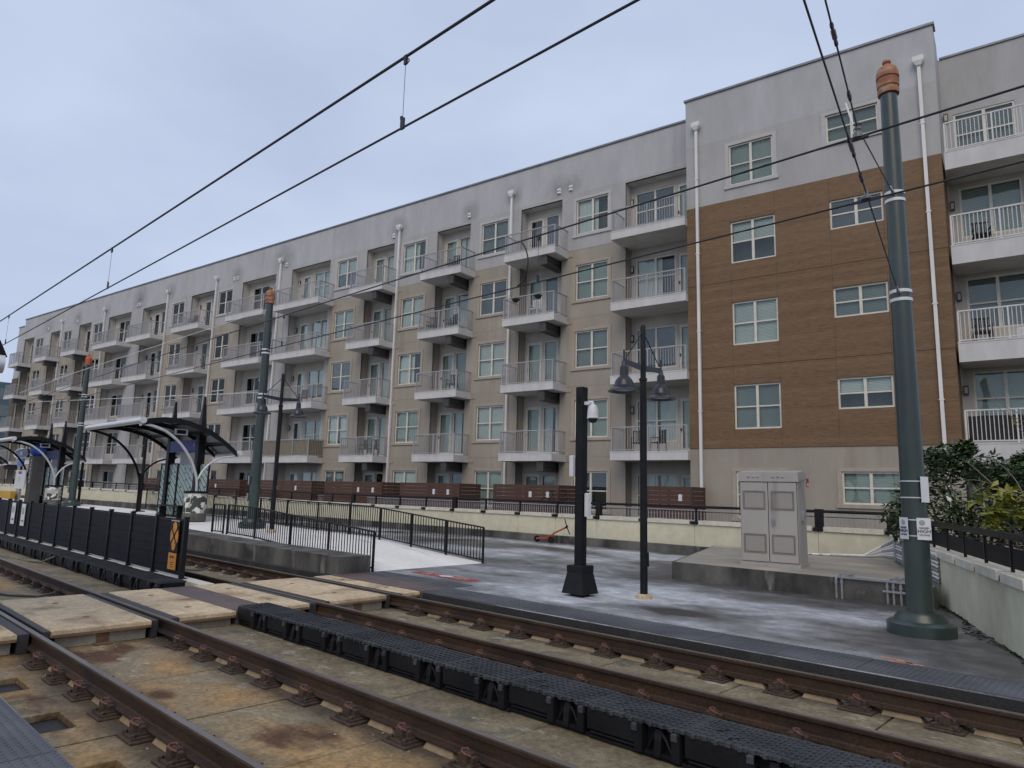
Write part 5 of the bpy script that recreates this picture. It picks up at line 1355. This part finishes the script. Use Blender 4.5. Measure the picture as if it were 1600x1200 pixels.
chs = [(-13.2,27.4,1,.3,'black chair left on the second-floor balcony beside the wood-look bay'),(-12.2,27.3,1,-.4,'black chair at the middle of the second-floor balcony beside the wood-look bay'),
       (-23.8,27.3,4,.2,'black chair on the top balcony above the duct boxes, third column'),(-23.9,27.3,3,-.3,'black chair on the fourth-floor balcony of the third column'),(-25.2,27.2,3,.4,'low dark chair at the left of the fourth-floor balcony, third column'),
       (-23.7,27.3,2,.3,'black chair on the lamplit third-floor balcony'),(-29.4,27.3,1,.3,'black chair on the second-floor balcony left of the long downspout'),(-30.2,27.2,1,-.3,'dark chair at the middle of the second-floor balcony left of the long downspout'),
       (-36.0,27.3,2,.2,'black chair on the third-floor balcony behind the far street lamp'),(-49.5,27.3,4,.2,'dark chair on a top balcony above the nearest shelter')]
for s, D, f, rz, lab in chs: chair(s, D, ZF[f]+.005, rz, lab)
m_wick = M('wicker_dark', (.02,.018,.017), (.035,.03,.028), .8, 20.0)
for (s, z, lab) in ((-.5,ZR[2],'dark wicker chair on the right wing balcony, fourth floor'),(-.7,ZR[1],'dark wicker chair on the right wing balcony, third floor')):
    chair(s, 27.5, z+.005, .2, lab, m_wick)
tag(MB().box(-1.30,5.2,0,.02,.12,.92).build('privacy_screen', m_wick, None, bpt(0,27.05,ZR[0]), BA), 'dark woven privacy screen behind the lowest right wing railing', 'screen')
tag(MB().bbox(-.14,.14,-.14,.14,0,.42,.05).build('plant_pot', m_white, None, bpt(.35,27.3,ZR[1]+.005), BA), 'white pot on the third-floor balcony of the right wing', 'pot')
wc = chair(-18.5, 27.2, ZF[3]+.005, .1, 'white slatted chair on the hanging-basket balcony', m_white)
m_reed = M('reed_screen', (.26,.205,.095), (.20,.15,.07), .85, 3.0, (25,25,.3), .3, 40)
rs = thing('reed_screen', 'yellow-brown reed screen tied inside a second-floor balcony railing', 'screen', bpt(-36.6,26.83,ZF[1]+.1), BA)
MB().box(-2.15,2.2,0,.02,0,.92).build('front_mat', m_reed, rs); MB().box(2.205,2.225,0,1.0,0,.92).build('side_mat', m_reed, rs)
m_flow = M('dried_flowers', (.22,.10,.05), (.12,.10,.04), .9, 25.0)
for (s, lab) in ((-19.3,'left hanging flower basket on the fourth-floor balcony railing'),(-18.0,'right hanging flower basket on the fourth-floor balcony railing')):
    o = thing('flower_basket', lab, 'flower basket', bpt(s,26.68,ZF[3]+.78), BA, 'flower baskets on one railing')
    MB().lathe([(.03,0),(.12,.04),(.19,.15),(.20,.17)], 14).build('basket', m_wick, o, smooth=True)
    m = MB()
    for k in range(90):
        a = random.random()*2*PI; r = random.random()**.5*.23; h = .17+random.random()*.16*(1-r/.3)
        m.add([(r*math.cos(a),r*math.sin(a),h),(r*math.cos(a)+.05,r*math.sin(a),h+.02),(r*math.cos(a)+.02,r*math.sin(a)+.05,h+.04)], [(0,1,2)])
    m.build('foliage', m_flow, o)
# wheels of two bicycles leaning behind the wall fence
for (s, lab) in ((-15.9,'dark bicycle leaning on the patio below the corner window'),):
    o = thing('bicycle', lab, 'bicycle', bpt(s,25.3,.32), BA)
    for x_, nmw in ((-.55,'wheel'),(.55,'wheel')):
        w_ = MB().ring((x_,0,.95),.34,.02,'y',28,6).build('wheel', m_black, o)
        MB().bar((x_-.33,0,.95),(x_+.33,0,.95),.006).bar((x_,0,.62),(x_,0,1.28),.006).build('spokes', m_galv, w_)
    MB().tube([(-.55,0,.95),(-.1,0,.95),(.42,0,1.45),(-.22,0,1.42),(-.55,0,.95)],.018,6).tube([(-.1,0,.95),(-.26,0,1.55)],.016,6).tube([(.55,0,.95),(.40,0,1.58)],.016,6).build('frame', m_black, o)
    MB().tube([(.36,-.25,1.62),(.42,-.05,1.58),(.42,.05,1.58),(.36,.25,1.62)],.014,6).build('handlebar', m_black, o)
    MB().bbox(-.38,-.14,-.06,.06,1.55,1.60,.02).build('saddle', m_black, o)
    MB().box(-.4,.4,-.25,.25,-.02,.0).box(-.58,-.52,-.03,.03,.0,.59).box(.52,.58,-.03,.03,.0,.59).build('stand', m_galv, o)
# far tower block at the left edge
ft = thing('distant_tower', 'teal glass building far off at the left edge', 'building', (-175,27.0,-1.0))
m_teal = M('tower_teal', (.05,.09,.11), (.07,.12,.14), .4, .5)
MB().box(-6,6,-3,10,0,22).build('tower_body', m_teal, ft)
for k in range(6):
    for j in range(3): MB().box(-5.2+j*3.6,-2.4+j*3.6,-3.06,-3.001,2+k*3.3,4.2+k*3.3).build('window', m_glassd, ft)
    for j in range(3): MB().box(6.001,6.06,-2.2+j*4,1.0+j*4,2+k*3.3,4.2+k*3.3).build('window', m_glassd, ft)
# ------------------------------------------------------------------ shrubs behind the right wall
m_leafd = M('leaf_dark_green', (.022,.042,.018), (.075,.115,.042), .38, 7.0, spec=.6)
m_leafy = M('leaf_yellow_green', (.26,.24,.035), (.14,.19,.03), .5, 3.0)
m_bark = M('bark_grey', (.09,.075,.06), (.14,.12,.10), .9, 8.0)
m_twig = M('twig_pale', (.20,.175,.15), (.14,.12,.10), .85, 8.0)
def leaf(m, c, size, rg, flat=.5):
    d = Vector((rg.gauss(0,1),rg.gauss(0,1),rg.gauss(0,flat))).normalized()
    u = d.cross(Vector((rg.gauss(0,.4),rg.gauss(0,.4),1))).normalized()
    n = d.cross(u)
    L_ = size*(.7+.6*rg.random()); w = L_*.30
    p = Vector(c)
    m.add([p, p+d*L_*.35+u*w+n*w*.3, p+d*L_, p+d*L_*.35-u*w+n*w*.3, p+d*L_*.45-n*w*.15], [(0,1,4),(1,2,4),(2,3,4),(3,0,4)])
def grow(rg, base, tips, r):
    m = MB()
    for t_ in tips:
        a = Vector(base); b = Vector(t_); mid = (a+b)/2 + Vector((rg.uniform(-.15,.15),rg.uniform(-.15,.15),rg.uniform(.05,.25)))
        m.tube([a, a+(mid-a)*.5, mid, mid+(b-mid)*.5+Vector((0,0,.04)), b], [r,r*.75,r*.5,r*.35,r*.15], 5)
    return m
def shrub(label, loc, clumps, nleaf, lsize, mat, seed):
    rg = random.Random(seed)
    o = thing('shrub', label, 'shrub', loc, 0, 'shrubs behind the right wall')
    grow(rg, (0,0,0), [c[0] for c in clumps], .05).build('stems', m_bark, o)
    m = MB()
    for (c, rad) in clumps:
        for k in range(nleaf):
            lsz = lsize*rg.choice((.6,.85,1.0,1.25))
            v = Vector((rg.gauss(0,1),rg.gauss(0,1),rg.gauss(0,1))).normalized()*(rg.random()**.45)
            leaf(m, (c[0]+v.x*rad, c[1]+v.y*rad, c[2]+v.z*rad*.85), lsz, rg)
    m.build('foliage', mat, o)
    return o
rg = random.Random(3)
def clumps(n, x0, x1, y0, y1, z0, z1, r0, r1, seed):
    q = random.Random(seed)
    return [((q.uniform(x0,x1),q.uniform(y0,y1),q.uniform(z0,z1)), q.uniform(r0,r1)) for _ in range(n)]
cl = [((-1.35,0,1.5),.45),((-1.1,0,1.95),.42),((-.75,.1,2.35),.50),((-.45,0,2.75),.42),((-.15,.2,2.55),.48),((.25,.1,2.45),.5),((.6,.2,2.3),.5),((1.0,.1,2.35),.42),((-1.0,-.3,1.2),.5),((-.4,-.3,1.7),.55),((.2,-.3,1.6),.6),((.8,-.3,1.5),.6),((1.3,0,1.9),.5),((-.2,-.2,1.1),.6),((1.2,-.3,1.1),.55),((-.75,.2,2.8),.22),((.9,.4,2.7),.25),((-.1,.1,2.95),.2)]
shrub('dense dark green glossy shrub directly right of the green pole', (-3.15,17.3,0), cl, 520, .115, m_leafd, 21)
shrub('dark green shrub at the right edge below the balconies', (-1.0,17.6,0), clumps(16,-1.2,1.9,-.4,.6,.9,2.35,.35,.6,5), 420, .11, m_leafd, 22)
shrub('sparse yellow-green shrub leaning over the railing at the right edge', (-1.75,14.3,0), [((-.55,0,1.70),.16),((-.35,.1,1.95),.18),((-.15,0,1.60),.2),((.05,.2,1.85),.24),((.3,.1,1.6),.28),((.35,.1,2.05),.25),((.6,.0,1.75),.3),((-.6,0,1.45),.18),((.1,0,1.35),.25)], 95, .15, m_leafy, 23)
# yellowing spray of leaves and bare twigs
def twigs(label, loc, paths, leaves, mat, seed, ls=.11):
    q = random.Random(seed)
    o = thing('sapling', label, 'sapling', loc, 0, 'saplings behind the right wall')
    m = MB()
    for p in paths: m.tube(curve(p,4), [.011*(1-.75*i/(len(p)*4-4)) for i in range(len(p)*4-3)], 5)
    m.build('twigs', m_twig, o)
    if leaves:
        f = MB()
        for (c, r, n) in leaves:
            for k in range(n): leaf(f, (c[0]+q.gauss(0,r),c[1]+q.gauss(0,r),c[2]+q.gauss(0,r)), ls, q, .8)
        f.build('foliage', mat, o)
    return o
twigs('slender branch with a few big yellowing leaves beside the green pole', (-1.9,14.0,0), [[(.35,0,0),(.3,0,1.2),(.1,0,1.8),(-.35,0,2.12),(-.75,0,2.2),(-1.2,0,2.0)],[(.1,0,1.8),(-.1,0,2.3),(-.45,0,2.65)],[(-.35,0,2.12),(-.6,0,2.4),(-.75,0,2.55)]],
      [((-.45,0,2.05),.05,5),((-.40,0,1.92),.05,7),((-.62,0,1.95),.05,4),((-.30,0,2.15),.05,4),((-.72,0,1.84),.04,3)], m_leafy, 5, .17)
tw = []
for k in range(9):
    q = random.Random(40+k); a = q.uniform(-.2,.5)
    tw.append([(.6,0,0),(.55+a*.2,.05,1.3),(.35+a*.6-.08*k,.1,2.2+.1*k),(.05+a-.16*k*.8,.1,2.7+.17*k*.6),(-.2+a-.2*k*.6,.15,3.1+.14*k*.7)])
twigs('bare pale twigs rising in front of the right wing balconies', (-1.35,14.6,0), tw, [((.3,.1,2.6),.3,10),((.5,.1,2.2),.3,12),((-.2,.1,3.3),.25,4)], m_leafy, 6, .09)
# litter of dry leaves at the wall corner
lm = MB(); q = random.Random(9)
for k in range(60):
    t_ = q.random()*9; c = WA+wd*t_; off = wn*(-(.05+abs(q.gauss(0,.35))))
    leaf(lm, (c.x+off.x, c.y+off.y, .012), .05, q, .15)
lt = stuff(lm.build('leaf_litter', M('dry_leaf', (.20,.13,.06), (.12,.08,.04), .9, 9.0))); lt['label'] = 'scattered dry leaves along the right wall foot'
